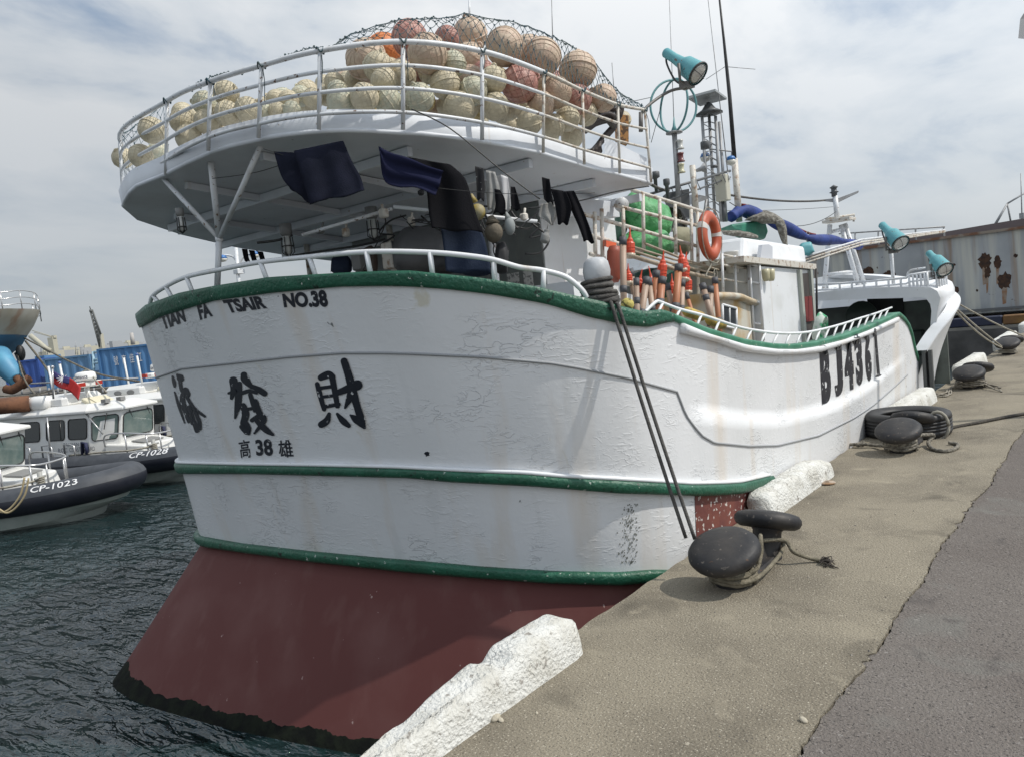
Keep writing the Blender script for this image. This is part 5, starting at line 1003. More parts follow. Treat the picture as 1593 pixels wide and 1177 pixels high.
tail = [Vector((f2[0]+.17, f2[1]+.02, .18)), at(1452,676,z=.12), at(1444,688,z=.05), at(1452,698,z=.02), at(1472,701,z=.02), at(1488,696,z=.02), at(1489,690,z=.02), at(1476,688,z=.025)]; mb.tube(smooth_line(tail, 6), .021, 8)
tail = [Vector((f2[0]-.15, f2[1]-.02, .06)), at(1360,692,z=.03), at(1342,690,z=.05), at(1325,691,z=.03), at(1316,690,z=.03), Vector((-.05, 9.8, .0)), Vector((-.08, 9.9, -.3))]; mb.tube(smooth_line(tail, 6), .02, 8)
mb.sphere(at(1342, 689, z=.04), .035, 10, 8); mb.sphere(at(1335, 691, z=.04), .03, 10, 8)
obj('rope_wraps', mb, mat('grey_twisted_rope', (.24, .22, .18), .9, (.12, .11, .09), 30, .45, .55, bump=.8, bsc=60, space='w'), label='thick pale twisted rope wound round the second bollard with a looped tail', cat='rope')
f3 = (BP[2][0], BP[2][1]-.28); mb = MB(); rnd = random.Random(12)
for k in range(3): mb.tube(wraps(f3, .17+.03*k, 3, .02+.01*k, .03, .01, 3+k, -.2), .011, 6)
for k in range(5):
    e = at(1478+rnd.uniform(-8, 4), 612+rnd.uniform(-6, 6), z=.015); mb.tube(smooth_line([Vector((f3[0]-.12, f3[1]-.1+.05*k, .06)), Vector((f3[0]-.3, f3[1]-.3+.1*k, .02)), e, at(1445+3*k, 618-1.5*k, z=.012), Vector((-.03, 13.9+.1*k, .01))], 6), .011, 6)
for k in range(4):
    e = Vector((f3[0]+.3+.25*rnd.random(), f3[1]-.3+rnd.uniform(-.3, .4), .012)); mb.tube(smooth_line([Vector((f3[0]+.15, f3[1], .08)), e + Vector((-.1, .1, .02)), e, e + Vector((rnd.uniform(-.1,.3), rnd.uniform(-.2,.3), 0))], 6), .012, 6)
obj('rope_wraps', mb, mat('pale_thin_rope', (.27, .245, .2), .9, (.16, .14, .11), 20, .45, .6, space='w'), label='tangle of thin pale ropes round the third bollard', cat='rope')
f4 = (BP[3][0], BP[3][1]-.28); mb = MB(); mb.tube(wraps(f4, .17, 3, .03, .03, .01, 7, -.2), .014, 6); obj('rope_wraps', mb, ROPEW, label='pale rope turned round the farthest bollard', cat='rope')
for a, e, lab in (((1464,458),(1566,545),'upper of two pale mooring ropes running from the bow to the far bollard'), ((1474,470),(1559,549),'lower of two pale mooring ropes running from the bow to the far bollard')):
    A = at(*a, y=15.2); B = Vector((f4[0]-.05, f4[1], .12)); mb = MB(); mb.tube(sag(A, B, .12 if 'lower' in lab else .04, 20), .016, 6); obj('mooring_rope', mb, ROPEW, label=lab, cat='rope', group='bow mooring ropes')
mb = MB(); mb.tube(sag(at(1463,456,y=15.2), at(1640,540,z=.3), .08, 20), .014, 6); obj('mooring_rope', mb, ROPEW, label='pale rope leading from the bow out past the right edge', cat='rope', group='bow mooring ropes')
# tyre behind the second bollard
c = at(1411, 657, z=.14); c.z = 0; ty = thing('car_tyre', 'worn black tyre lying flat on the quay behind the second bollard', 'tyre', c)
prof = [(.30,.03),(.36,.0),(.45,.0),(.49,.02),(.5,.05)]
for z in (.085, .125, .165, .205): prof += [(.503, z-.012), (.49, z-.008), (.49, z+.006), (.503, z+.01)]
prof += [(.5,.24),(.49,.27),(.45,.29),(.36,.29),(.30,.26),(.29,.24),(.34,.2),(.42,.18),(.43,.1),(.34,.08),(.29,.05),(.30,.03)]
mb = MB(); mb.lathe(prof, c, (0,0,1), 48, cap=False); obj('carcass', mb, BLACK, ty)
mb = MB(); mb.tube([c + Vector((.40+.11*math.cos(t), -.25, .15+.17*math.sin(t))) for t in np.linspace(0, 2*PI, 17)], .02, 7); obj('lashing', mb, ROPEW, ty)
mb = MB(); mb.tube(smooth_line([c + Vector((.45, -.1, .1)), at(1482,664,z=.02), at(1520,657,z=.02), at(1560,649,z=.02), at(1600,642,z=.02), at(1680,630,z=.02)], 8), .022, 8); obj('dark_rope', mb, mat('dark_twisted_rope', (.07, .062, .05), .9, (.04, .035, .03), 30, .45, .6, bump=.8, bsc=60, space='w'), label='dark twisted rope running from the tyre along the ground to the right', cat='rope')
# whitewashed kerb blocks
def kerb(y0, y1, x0, x1, h, lab, chip, seed):
    rnd = random.Random(seed); ny = int((y1-y0)/.035); nx = 9; P_ = []; from mathutils import noise as nz
    prof = [(0, 0), (.0, .35), (.0, .8), (.06, .95), (.16, 1.0), (.5, 1.0), (.74, .985), (.84, .90), (.92, .6), (.97, .3), (1.0, .0)]
    rows = []
    for i in range(ny+1):
        y = y0 + (y1-y0)*i/ny; row = []
        e = max(0, 1-min(i, ny-i)/2.2)
        for a, b in prof:
            v = Vector((x0 + (x1-x0)*(a*(1-e*.12)+e*.06), y, h*b*(1-.16*e)))
            n1 = nz.noise(Vector((v.x*9+seed, v.y*5, v.z*9))); n2 = nz.noise(Vector((v.x*30, v.y*26+seed, v.z*30)))
            loss = chip(y, a) if chip else 0
            v.z = max(0, v.z*(1-loss)) if b else -.02; k = .008 + .03*min(1, loss*2.5)
            n3 = nz.noise(Vector((v.x*60, v.y*55+seed, v.z*60))); q_ = .3 if a > .8 and b < .95 else 1; n1 *= q_; n2 *= q_; n3 *= q_; v += Vector((n1*k + n2*.005, n2*.004, (n1*k*1.5 + n2*.007 + n3*.003)*(b > 0)))
            row.append(v)
        rows.append(row)
    mb = MB(); mb.grid(rows); mb.add(rows[0], [tuple(range(len(prof)))]); mb.add(rows[-1], [tuple(range(len(prof)-1, -1, -1))])
    return obj('kerb_block', mb, CHALK, label=lab, cat='kerb block', group='whitewashed kerb blocks on the quay edge')
ck1 = lambda y, a: (.0 if y > 2.85 else (.42*min(1, (2.85-y)/.5) if a < .8 else .15*min(1, max(0, 2.5-y)/.4))) + (.3*max(0, 1-abs(y-2.86)/.10) if a < .75 else 0) + (.25*min(1, max(0, 2.25-y)/.25) if a < .8 else 0)
kerb(.8, 3.5, -.01, .235, .235, 'nearest whitewashed kerb block, badly chipped with rust stains', ck1, 1)
kerb(6.42, 8.15, .0, .25, .22, 'whitewashed kerb block on the edge beyond the nearest bollard', lambda y, a: .25 if y > 7.85 else 0, 2)
kerb(11.3, 13.3, -.03, .24, .22, 'whitewashed kerb block behind the tyre', None, 3)
kerb(16.0, 18.3, -.05, .22, .24, 'whitewashed kerb block left of the third bollard', None, 4)
kerb(21.0, 23.4, -.08, .2, .26, 'whitewashed kerb block left of the farthest bollard', None, 5)
kerb(25.8, 27.3, -.1, .2, .26, 'farthest whitewashed kerb block at the quay corner', None, 6)
c = at(1287, 752, z=0); mb = MB(); mb.lathe([(.0,.004),(.075,.006),(.08,.016),(.07,.022),(.0,.02)], c, n=20); mb.tube([c + Vector((.02*math.cos(t), .02*math.sin(t), .028)) for t in np.linspace(0, 6.28, 9)], .004, 4); obj('metal_cover', mb, mat('pale_rusty_lid', (.36, .3, .24), .7, (.25, .15, .08), 9, .45, .6), label='small pale round lid lying on the concrete', cat='lid')
for px, py, r_, lab in ((771,1116,.022,'pale pebble beside the foot of the nearest kerb block'), (779,1119,.014,'smaller pale pebble beside the first pebble'), (835,1108,.007,'tiny stone chip right of the two pebbles'), (1250,1119,.016,'pale pebble at the broken concrete edge')):
    mb = MB(); mb.sphere(at(px, py, z=r_*.5), r_, 8, 6, (1.4, 1, .7), Euler((0, .3, px)).to_matrix()); obj('pebble', mb, mat('pale_stone', (.42, .38, .3), .9, bump=.5), label=lab, cat='pebble')

rg_ = random.Random(44); mb = MB()
for _ in range(900):
    x = rg_.choice((rg_.uniform(.05, 1.55), 1.6 + abs(rg_.gauss(0, .03)), rg_.uniform(1.65, 4))); y = 1.2 + 11*rg_.random()**1.6; r_ = rg_.uniform(.002, .0065)*(1.6 if rg_.random() < .06 else 1)
    p = Vector((x, y, r_*.4)); a = rg_.uniform(0, 6.3); mb.add([p + Vector((r_*math.cos(a+k*2.09)*rg_.uniform(.7, 1.6), r_*math.sin(a+k*2.09)*rg_.uniform(.7, 1.6), -r_*.6)) for k in range(3)] + [p + Vector((0, 0, r_*.7))], [(0,1,3),(1,2,3),(2,0,3),(2,1,0)], False)
obj('grit', mb, mat('grit_stone', (.34, .31, .26), .9, (.12, .11, .10), 3, .45, .55, space='w'), label='loose grit scattered over the quay and the road', cat='grit', kind='stuff', base=False)
# ---------------------------------------------------------------- coast guard boats
CGW = mat('coast_guard_white', (.72, .72, .70), .3, (.64, .63, .58), 3, .5, .75, bump=.02)
TUBE = mat('navy_grey_tube', (.009, .011, .02), .45, (.016, .018, .026), 4, .4, .7, bump=.08, bsc=12)
TUBEG = mat('dark_grey_tube_top', (.042, .047, .056), .6, (.062, .067, .077), 5, .4, .7, bump=.06)
CGH = mat('hull_pale_green', (.42, .47, .44), .35, (.33, .38, .35), 2.5, .45, .7)
GLASS = mat('dark_cabin_glass', (.02, .026, .028), .06, spec=.8); GLASSG = mat('windscreen_green_reflection', (.12, .17, .16), .08, (.20, .24, .22), 3, .4, .65, spec=.8)  # windscreen: its pale green reflection is put into the base colour
CHROME = mat('stainless_rail', (.5, .5, .5), .25, metal=.6)
GREYP = mat('grey_non_slip', (.22, .22, .215), .8); NAVYP = mat('navy_pad', (.02, .025, .07), .7); REDL2 = mat('red_lamp_plastic', (.35, .03, .02), .3)
WTXT = mat('white_lettering', (.7, .7, .7), .6); GTXT = mat('grey_lettering', (.10, .11, .14), .6)
def flat_text(name, s, o, ux, uy, w, h, m, par, bold=.015, curve=None, off=.006):
    uv, fs = text_mesh(s, bold); o = Vector(o); ux = Vector(ux).normalized(); uy = Vector(uy).normalized(); nn = ux.cross(uy)
    mb = MB(); mb.add([(curve(u*w, v*h) if curve else o + ux*u*w + uy*v*h + nn*off) for u, v in uv], fs, False); return obj(name, mb, m, par)
def rib(label, number, extra):
    root = thing('patrol_boat', label, 'patrol boat', (0,0,0), 'coast guard patrol boats')
    # sheer tube as one swept body along both sides
    def sheer(x): return .60 + .02*max(0, x)**2*.9
    half = [(-5.5,-1.2),(-3,-1.22),(-1,-1.2),(.6,-1.12),(1.5,-.98),(2.1,-.78),(2.5,-.5),(2.7,-.18)]
    path = smooth_line([Vector((x, y, sheer(x))) for x, y in half + [(x, -y) for x, y in half[::-1]]], 5)
    mb = MB(); mb.tube(path, .29, 18); tb = obj('buoyancy_tube', mb, TUBE, root)
    mb = MB(); rows = []
    for i, p in enumerate(path):
        t = (path[min(i+1, len(path)-1)] - path[max(i-1, 0)]).normalized(); sd = t.cross(Vector((0,0,1))).normalized()
        rows.append([p + sd*.294*math.cos(a) + Vector((0,0,.294*math.sin(a))) for a in np.linspace(.28, PI-.1, 9)])
    mb.grid(rows); obj('upper_tube_band', mb, TUBEG, tb)  # paler grey shell laid over the upper half of the tube
    mb = MB(); rows = []
    for i, p in enumerate(path[:]):
        inward = Vector((0 if p.x < 1.2 else -.25*(p.x-1.2), -p.y*.03, 0)); kx = max(0, p.x-.4); ke = Vector((min(p.x, 1.9)*.98 if p.x > 0 else p.x, p.y*.30*(1-.2*min(1, kx)), -.32)); ch = Vector((p.x - .30*max(0, p.x-.6), p.y*.86, .02 + .05*max(0, p.x)))
        rows.append([p + Vector((0, -.02 if p.y > 0 else .02, -.2)), p*1 + Vector((-.05*max(0,p.x), -p.y*.06, -p.z+.33)), ch, ke])
    mb.grid(rows, smooth=False); obj('hull', mb, CGH, root)
    mb = MB(); mb.add([Vector((p.x, p.y*.95, .68)) for p in path], [tuple(range(len(path)))], False); obj('deck', mb, GREYP, root)
    zb, zr = .75, 1.98
    lo = [(-5.3,-1.0),(.0,-1.0),(.62,-.6),(.62,.6),(0,1.0),(-5.3,1.0)]; hi = [(-5.3,-.9),(.12,-.9),(.85,-.55),(.85,.55),(.12,.9),(-5.3,.9)]
    mb = MB(); mb.add([Vector((x,y,zb)) for x,y in lo] + [Vector((x,y,zr)) for x,y in hi], [tuple(range(5,-1,-1))] + [(i,(i+1)%6,6+(i+1)%6,6+i) for i in range(6)] + [tuple(range(6,12))], False)
    cb = obj('cabin', mb, CGW, root, bevel=.04)
    mb = MB(); rf_ = [(-5.4,-1.0),(.1,-1.0),(.95,-.6),(.95,.6),(.1,1.0),(-5.4,1.0)]; r2 = [(-5.4,-.75),(-.1,-.72),(.35,-.42),(.35,.42),(-.1,.72),(-5.4,.75)]
    mb.add([Vector((x,y,zr-.02)) for x,y in rf_] + [Vector((x,y,zr+.05)) for x,y in rf_] + [Vector((x,y,zr+.2)) for x,y in r2], [tuple(range(5,-1,-1))] + [(i,(i+1)%6,6+(i+1)%6,6+i) for i in range(6)] + [(6+i,6+(i+1)%6,12+(i+1)%6,12+i) for i in range(6)] + [tuple(range(12,18))], False)
    rf2 = obj('roof', mb, CGW, root, bevel=.02)
    def pane(a, b, z0, z1, m, inset=.06, name='window'):
        # a,b: indices of lo/hi polygons
        la, lb = [Vector((*lo[k], zb)) for k in (a, b)]; ha, hb = [Vector((*hi[k], zr)) for k in (a, b)]
        return la, lb, ha, hb
    def win(a, b, u0, u1, z0, z1, m, name='window'):
        la, lb, ha, hb = pane(a, b, z0, z1, m); P_ = lambda u, z: la.lerp(lb, u).lerp(ha.lerp(hb, u), (z-zb)/(zr-zb)); nn = (lb-la).cross(ha-la).normalized()
        du = u1-u0; h = z1-z0; c = []
        for (u, z) in ((u0+.1*du,z0),(u1-.1*du,z0),(u1-.02*du,z0+.06*h),(u1,z0+.14*h),(u1,z1-.14*h),(u1-.02*du,z1-.06*h),(u1-.1*du,z1),(u0+.1*du,z1),(u0+.02*du,z1-.06*h),(u0,z1-.14*h),(u0,z0+.14*h),(u0+.02*du,z0+.06*h)): c.append(P_(u, z) + nn*.004)
        mb = MB(); mb.poly(c, nn*.008); w = obj(name, mb, m, cb)
        mb = MB(); mb.tube([p + nn*.012 for p in c], .014, 5, close=True); obj('window_seal', mb, BLACK, w); return w
    for x0, x1 in ((-.72,-.08),(-1.5,-.86),(-2.5,-1.75),(-3.4,-2.7)):
        win(0, 1, (x0+5.3)/5.3, (x1+5.3)/5.3, 1.3, 1.83, GLASS)
    for s in ((1, 2), (3, 4)): win(*s, .08, .92, 1.22, 1.86, GLASSG, 'windscreen')
    win(2, 3, .06, .94, 1.22, 1.86, GLASSG, 'windscreen')
    for pts in ([(.86,-.3,1.92),(.80,-.18,1.7),(.75,-.2,1.45)], [(.86,.3,1.92),(.80,.42,1.7),(.75,.4,1.45)], [(.55,-.75,1.92),(.45,-.82,1.5)]): mb = MB(); mb.tube([Vector(p) for p in pts], .012, 5); obj('wiper', mb, BLACK, cb)
    mb = MB(); mb.hexa([Vector((.4,-.85,.7)),Vector((1.45,-.6,.7)),Vector((1.45,.6,.7)),Vector((.4,.85,.7)),Vector((.4,-.85,1.1)),Vector((1.4,-.55,.98)),Vector((1.4,.55,.98)),Vector((.4,.85,1.1))]); fd = obj('foredeck', mb, CGW, root, bevel=.03)
    mb = MB(); mb.box((1.02, 0, 1.055), (.42, .7, .03), Euler((0, R(7), 0)).to_matrix()); obj('hatch', mb, GREYP, fd)
    rl = [Vector((.55,-.95,1.05)),Vector((.6,-.95,1.35)),Vector((1.1,-.8,1.36)),Vector((1.6,-.6,1.28)),Vector((1.75,-.3,1.25)),Vector((1.75,.3,1.25)),Vector((1.6,.6,1.28)),Vector((1.1,.8,1.36)),Vector((.6,.95,1.35)),Vector((.55,.95,1.05))]
    mb = MB(); mb.tube(smooth_line(rl, 4), .022, 6)
    for p in rl[2:8]: mb.tube([p, Vector((p.x, p.y, .72))], .02, 6)
    mb.tube([Vector((.0,-.92,1.98)), Vector((.55,-.97,1.4))], .02, 6); obj('bow_rail', mb, CHROME, root)
    for x in (-.3, -1.1, -1.9):
        mb = MB(); mb.tube([Vector((x,-1.15,.8)), Vector((x,-1.15,1.15)), Vector((x-.12,-1.15,1.2)), Vector((x-.35,-1.15,1.2)), Vector((x-.35,-1.15,.8))], .022, 6); obj('side_rail', mb, CHROME, root)
    mb = MB(); mb.tube([Vector((.02,-1.06,.9)), Vector((.02,-1.06,1.2)), Vector((-.1,-1.06,1.22)), Vector((-.14,-1.06,.9))], .045, 6); obj('rail_pad', mb, NAVYP, root)
    mb = MB(); mb.tube([Vector((-1.15,-1.18,.8)), Vector((-1.15,-1.1,1.95))], .022, 6); obj('stanchion', mb, CHROME, root)
    mb = MB(); mb.tube([Vector((1.75,-.55,.75)), Vector((1.75,-.55,1.12))], .05, 8); mb.tube([Vector((1.75,-.72,1.0)), Vector((1.75,-.38,1.0))], .025, 6)
    bl_ = obj('towing_bitt', mb, mat('grey_bitt', (.35, .35, .33), .5), root)
    mb = MB(); mb.tube([p + Vector((1.75,-.55,0)) for p in coil((0,0,.85), .075, 4, .04, 12, .15)], .016, 5); mb.tube(smooth_line([Vector((1.75,-.5,.95)), Vector((1.3,-.9,.92)), Vector((.6,-1.02,.93)), Vector((-.6,-1.08,.9))], 5), .025, 5); obj('bow_rope', mb, ROPEW, root)
    # roof gear
    if extra != 'front':
        mb = MB(); mb.box((-1.75,0,zr+.30), (1.5,1.3,.36), bev=.1); obj('roof_house', mb, CGW, rf2)
        mb = MB(); mb.box((-.4,-.05,zr+.2), (.5,.8,.1), Euler((0,R(28),0)).to_matrix(), bev=.02)
        mb.box((-.36,-.05,zr+.255), (.4,.5,.02), Euler((0,R(28),0)).to_matrix()); obj('roof_step', mb, mat('yellowed_step', (.6,.56,.42), .6), rf2)
        if extra == 'oval':
            for x in (-1.95, -1.45):
                mb = MB(); mb.sphere((x,-.655,zr+.27), .15, 14, 8, (1,.06,.5)); obj('oval_port', mb, GREYP, rf2)
        else:
            mb = MB(); mb.lathe([(.0,0),(.19,.02),(.2,.08),(.2,.5),(.17,.6),(.0,.62)], (-2.1,-.68,zr+.33), (1,0,0), 16); mb.box((-2.28,-.70,zr+.33), (.35,.3,.36)); obj('life_raft', mb, CGW, rf2)
        mb = MB(); mb.tube([Vector((-.85,0,zr+.1)), Vector((-.85,0,zr+.62))], .06, 8); mb.tube([Vector((-.6,0,zr+.1)), Vector((-.85,0,zr+.5))], .04, 6); ms = obj('radar_mast', mb, CGW, rf2)
        mb = MB(); mb.lathe([(.0,0),(.22,.0),(.27,.04),(.27,.08),(.25,.2),(.18,.24),(.0,.25)], (-.85,0,zr+.8), n=24); dm = obj('radar_dome', mb, CGW, ms)
        cv = lambda x, y: Vector((-.85 + .276*math.cos(-1.95+x/.27), .276*math.sin(-1.95+x/.27), zr+.87+y))
        flat_text('dome_lettering', 'LOWRANCE', (0,0,0), (1,0,0), (0,0,1), .38, .075, mat('dark_dome_letters', (.05,.06,.1), .5), dm, .02, cv)
        mb = MB(); mb.box((-.85,-.05,zr+.70), (.34,.9,.15), bev=.04); lb = obj('light_bar', mb, CGW, ms)
        for y in (-.3, .25): mb = MB(); mb.box((-.80,y,zr+.71), (.27,.22,.1)); mb.box((-.95,y-.22 if y < 0 else y+.1,zr+.71), (.16,.08,.11)); obj('red_lamp', mb, REDL2, lb)
        for x, y, h in ((-1.25,-.35,1.15),(-2.35,.2,1.1)): mb = MB(); mb.tube([Vector((x,y,zr+.2)), Vector((x-.06,y,zr+.2+h))], .03, 6); obj('whip_antenna', mb, CGW, rf2)
        mb = MB(); mb.sphere((-1.31,-.35,zr+1.36), .045, 8, 6); obj('antenna_tip', mb, mat('blue_tip', (.06,.12,.3), .5), rf2)
    for x, y in ((.35,-.55),(.4,-.1)): mb = MB(); mb.box((x,y,zr+.24), (.16,.16,.1)); obj('deck_light', mb, GREYP, rf2)
    for ch in root.children:
        if ch.name.split('.')[0] not in ('buoyancy_tube', 'hull', 'deck'): ch.location.x -= {'front': .6, 'raft': .85, 'oval': .0}[extra]
    # lettering
    ax = [p for p in path if p.y < 0]
    def tubeface(x0):
        def f(x, y):
            X = x0 + x; i = min(range(len(ax)), key=lambda k: abs(ax[k].x-X)); j = min(i+1, len(ax)-1); k = i if ax[i].x <= X else max(0, i-1); p = ax[k].lerp(ax[min(k+1, len(ax)-1)], (X-ax[k].x)/max(1e-6, ax[min(k+1,len(ax)-1)].x-ax[k].x)); a = .62 + y/.296
            q_ = ax[min(k+1, len(ax)-1)] - ax[k]; q_.normalize(); return Vector((p.x + q_.y*.303*math.cos(a), p.y - q_.x*.303*math.cos(a), p.z + .303*math.sin(a)))
        return f
    flat_text('hull_number', number, (0,0,0), (1,0,0), (0,0,1), .78 if extra == 'front' else 1.0, .15 if extra == 'front' else .19, WTXT, tb, .01, tubeface({'front': 1.32, 'raft': .8, 'oval': .8}[extra]))
    flat_text('side_lettering', 'TAIWAN', (-1.7,-.995,1.13), (1,0,0), (0,.08,1), .55, .09, GTXT, cb, .0, off=.012)
    flat_text('side_lettering', 'R.O.C. COAST GUARD', (-1.9,-1.0,.98), (1,0,0), (0,.08,1), 1.3, .11, GTXT, cb, .0, off=.012)
    return root
def place(root, ang, px, py, z, local):
    a = R(ang); P_ = at(px, py, z=z); v = Vector((local[0]*math.cos(a) - local[1]*math.sin(a), local[0]*math.sin(a) + local[1]*math.cos(a), 0)); root.rotation_euler = (0,0,a); root.location = (P_.x-v.x, P_.y-v.y, WZ)
ra = rib('nearest coast guard rubber boat, number ending 1023 on its dark tube, cut by the frame', 'CP-1023', 'front'); place(ra, 38, 218, 736, WZ+.78, (2.98, 0))
rb = rib('middle coast guard boat with a flag behind its radar, number ending 1028', 'CP-1028', 'raft'); place(rb, 20, 262, 752, WZ+.0, (1.5, -.85))
rc = rib('farthest coast guard boat, half hidden behind the fishing boat stern', 'CP-1027', 'oval'); place(rc, 20, 238, 645, WZ+1.55, (-.42, -.95))
mb = MB(); cp = [at(*p, d=15.2) for p in ((38,742),(32,768),(18,788),(4,796),(-8,790))]; mb.tube(smooth_line(cp, 5), .02, 6); mb.tube([p + Vector((.07,.05,-.02)) for p in smooth_line(cp, 5)], .02, 6); obj('fender_rope', mb, mat('tan_rope', (.42,.34,.2), .9), label='pair of tan ropes hanging over the nearest patrol boat tube', cat='rope')
# flag on the middle boat
fl_ = thing('flag', 'red flag with blue corner flying behind the middle patrol boat radar', 'flag', at(85, 607, d=19.6)); mb = MB(); mb.tube([at(83, 620, d=19.6), at(81.5, 572, d=19.6)], .025, 6); mb.sphere(at(81.5, 571, d=19.6), .045, 8, 6); obj('staff', mb, CHROME, fl_)
rows = []
for i in range(13):
    u = i/12; rows.append([at(84 + 42*u - 4*u*v, 577 + 24*u**1.3 + 20*v + 2*math.sin(7*u) , d=19.6 + .12*math.sin(9*u + v)) for v in np.linspace(0, 1, 9)])
mb = MB(); mb.grid(rows); obj('red_field', mb, mat('red_flag_cloth', (.42, .03, .03), .8), fl_, solid=.01)
rows2 = [[r[k] + (CAM - r[k]).normalized()*.03 for k in range(0, 5)] for r in rows[:8]]; mb = MB(); mb.grid(rows2); ct = obj('blue_corner', mb, mat('blue_flag_cloth', (.05, .045, .16), .8), fl_, solid=.01)
mb = MB(); c = rows[4][2] + (CAM - rows[4][2]).normalized()*.05; tocam = (CAM-c).normalized(); u = tocam.orthogonal().normalized(); w = tocam.cross(u)
for k in range(12):
    a = k*PI/6; mb.add([c + (u*math.cos(a)+w*math.sin(a))*.15, c + (u*math.cos(a+.2)+w*math.sin(a+.2))*.06, c + (u*math.cos(a-.2)+w*math.sin(a-.2))*.06], [(0,1,2)], False)
mb.add([c + (u*math.cos(t)+w*math.sin(t))*.055 for t in np.linspace(0, 2*PI, 13)[:-1]], [tuple(range(12))], False); obj('white_sun', mb, WTXT, fl_)
mb = MB(); mb.tube([at(-30, 634, d=20.5), at(46, 627, d=21)], .22, 14); obj('rusty_pipe', mb, mat('brown_rust', (.16, .07, .035), .85, (.10, .045, .025), 5, .4, .6, bump=.4), label='rust brown cylinder behind the middle patrol boat', cat='cylinder')
# ---------------------------------------------------------------- blue and white ship bow at the left edge
sb = thing('blue_ship', 'blue and white ship bow with a rusty anchor at the left edge', 'ship', at(0, 560, d=30))
SW = mat('cream_white_rusty', (.50, .48, .42), .5, (.42, .38, .3), .9, .4, .65, space='w', streak=[((.30, .13, .06), 1.2, .5, .68, .8)]); SBL = mat('faded_blue_hull', (.05, .15, .26), .5, (.04, .10, .18), .7, .4, .65, space='w', streak=[((.28, .2, .13), 1.6, .58, .75, .6)])
stem_t = [(62,482),(60,491),(53,507),(43,522)]; stem_b = [(43,522),(35,536),(20,549),(0,566),(-30,600)]
def bowside(name, st, m):
    mb = MB(); far = [[at(x, y, d=30), at(x-14, y+1.5, d=30.6), at(x-60, y+9, d=33)] for x, y in st]; near = [[at(x, y, d=30), at(x-11-.12*(y-482), y-1.5, d=29.2), at(x-50-.3*(y-482), y-2+.02*(y-482), d=27.5), at(x-150-.5*(y-482), y+2, d=25)] for x, y in st]
    mb.grid(near); mb.grid(far); return obj(name, mb, m, sb)
bowside('upper_bow', stem_t, SW); bowside('lower_bow', stem_b, SBL)
mb = MB(); rlp = [at(x, y, d=d) for x, y, d in ((-60,458,27.5),(0,455,28.2),(30,452,28.8),(52,455,29.8),(58,461,30),(60,472,30.4),(50,474,31.5))]
for k in range(3): mb.tube([p - Vector((0,0,.24*k)) for p in smooth_line(rlp, 4)], .018, 5)
for p in rlp: mb.tube([p, p - Vector((0,0,.72))], .022, 5)
obj('bow_rail', mb, CHROME, sb)
mb = MB(); a = at(-2, 558, d=28.4); b = at(27, 591, d=27.6); mb.lathe([(.48, -.1), (.46, 0), (.27, (b-a).length), (.22, (b-a).length)], a, b-a, 20); obj('hawse_pipe', mb, mat('sky_blue_paint', (.10, .33, .50), .5, (.08, .26, .42), 1.5, .4, .6), sb)
mb = MB(); AN = mat('brown_rust', (.16, .07, .035), .85); c = at(33, 596, d=27.2); mb.tube([at(26,588,d=27.3), at(38,600,d=27.1)], .14, 8); mb.tube(smooth_line([at(8,604,d=27.1), at(18,606,d=27), at(28,601,d=27), at(40,592,d=27), at(46,588,d=27.1)], 4), [.02]+[.16]*15+[.08], 8); obj('anchor', mb, AN, sb)
mb = MB(); mb.sphere(at(32, 549, d=29), .2, 10, 8, (.8,.8,1.5)); mb.tube([at(24, 550, d=29), at(42, 590, d=27.2)], .05, 6); obj('fender', mb, BLACK, sb)
for pts, r_, lab in ((((38,526,29.5),(75,545,26),(110,563,24),(155,582,22),(216,593,20)), .03, 'long grey mooring rope from the blue ship to the patrol boats'), (((40,531,29.5),(60,556,27),(83,587,24)), .04, 'short thick rope falling from the blue ship bow'), (((27,552,29),(36,585,27),(52,610,25),(70,619,23)), .03, 'slack double rope by the rusty anchor'), (((113,590,22),(136,575,22),(148,590,21),(166,610,20)), .02, 'thin line looped over the long mooring rope'), (((-5,615,24),(30,616,23),(60,612,22),(82,606,20)), .025, 'pale rope lying along the far boat roofs')):
    mb = MB(); mb.tube(smooth_line([at(x, y, d=d) for x, y, d in pts], 6), r_, 6); obj('mooring_rope', mb, ROPEW if 'thin' in lab else ROPE, label=lab, cat='rope')
# ---------------------------------------------------------------- far quay with containers and skyline
VR = Vector((ROT.col[0].x, ROT.col[0].y, 0)).normalized(); VF = Vector((-VR.y, VR.x, 0))
MV = Matrix((VR, VF, Vector((0,0,1)))).transposed()
def vbox(mb, px0, px1, py0, py1, d, depth, bev=0):
    a = at(px0, py1, d=d); b = at(px1, py1, d=d); t = at((px0+px1)/2, py0, d=d); c = (a+b)/2; z0 = c.z; h = t.z - z0; w = (Vector((b.x-a.x, b.y-a.y, 0))).length
    c = Vector((c.x, c.y, z0+h/2)) + VF*(depth/2); mb.box(c, (w, depth, h), MV, bev); return c, w, h, z0
mb = MB(); c = at(60, 600, d=58); c = Vector((c.x, c.y, -1.55)) + VF*24; mb.box(c, (90, 48, 2.9), MV); obj('far_quay', mb, mat('far_quay_concrete', (.17, .155, .13), .9, (.1, .09, .08), .8, .4, .65, bump=.3, space='w'), kind='structure', base=False)
mb = MB()
for k in range(14): mb.tube([at(20+14*k, 612, d=57.2), at(20+14*k, 603, d=57.2)], .07, 6)
mb.tube([at(15, 598-.0, d=57.2), at(215, 588, d=57.2)], .06, 6); obj('quay_railing', mb, STEEL, label='low grey railing along the far quay below the containers', cat='railing')
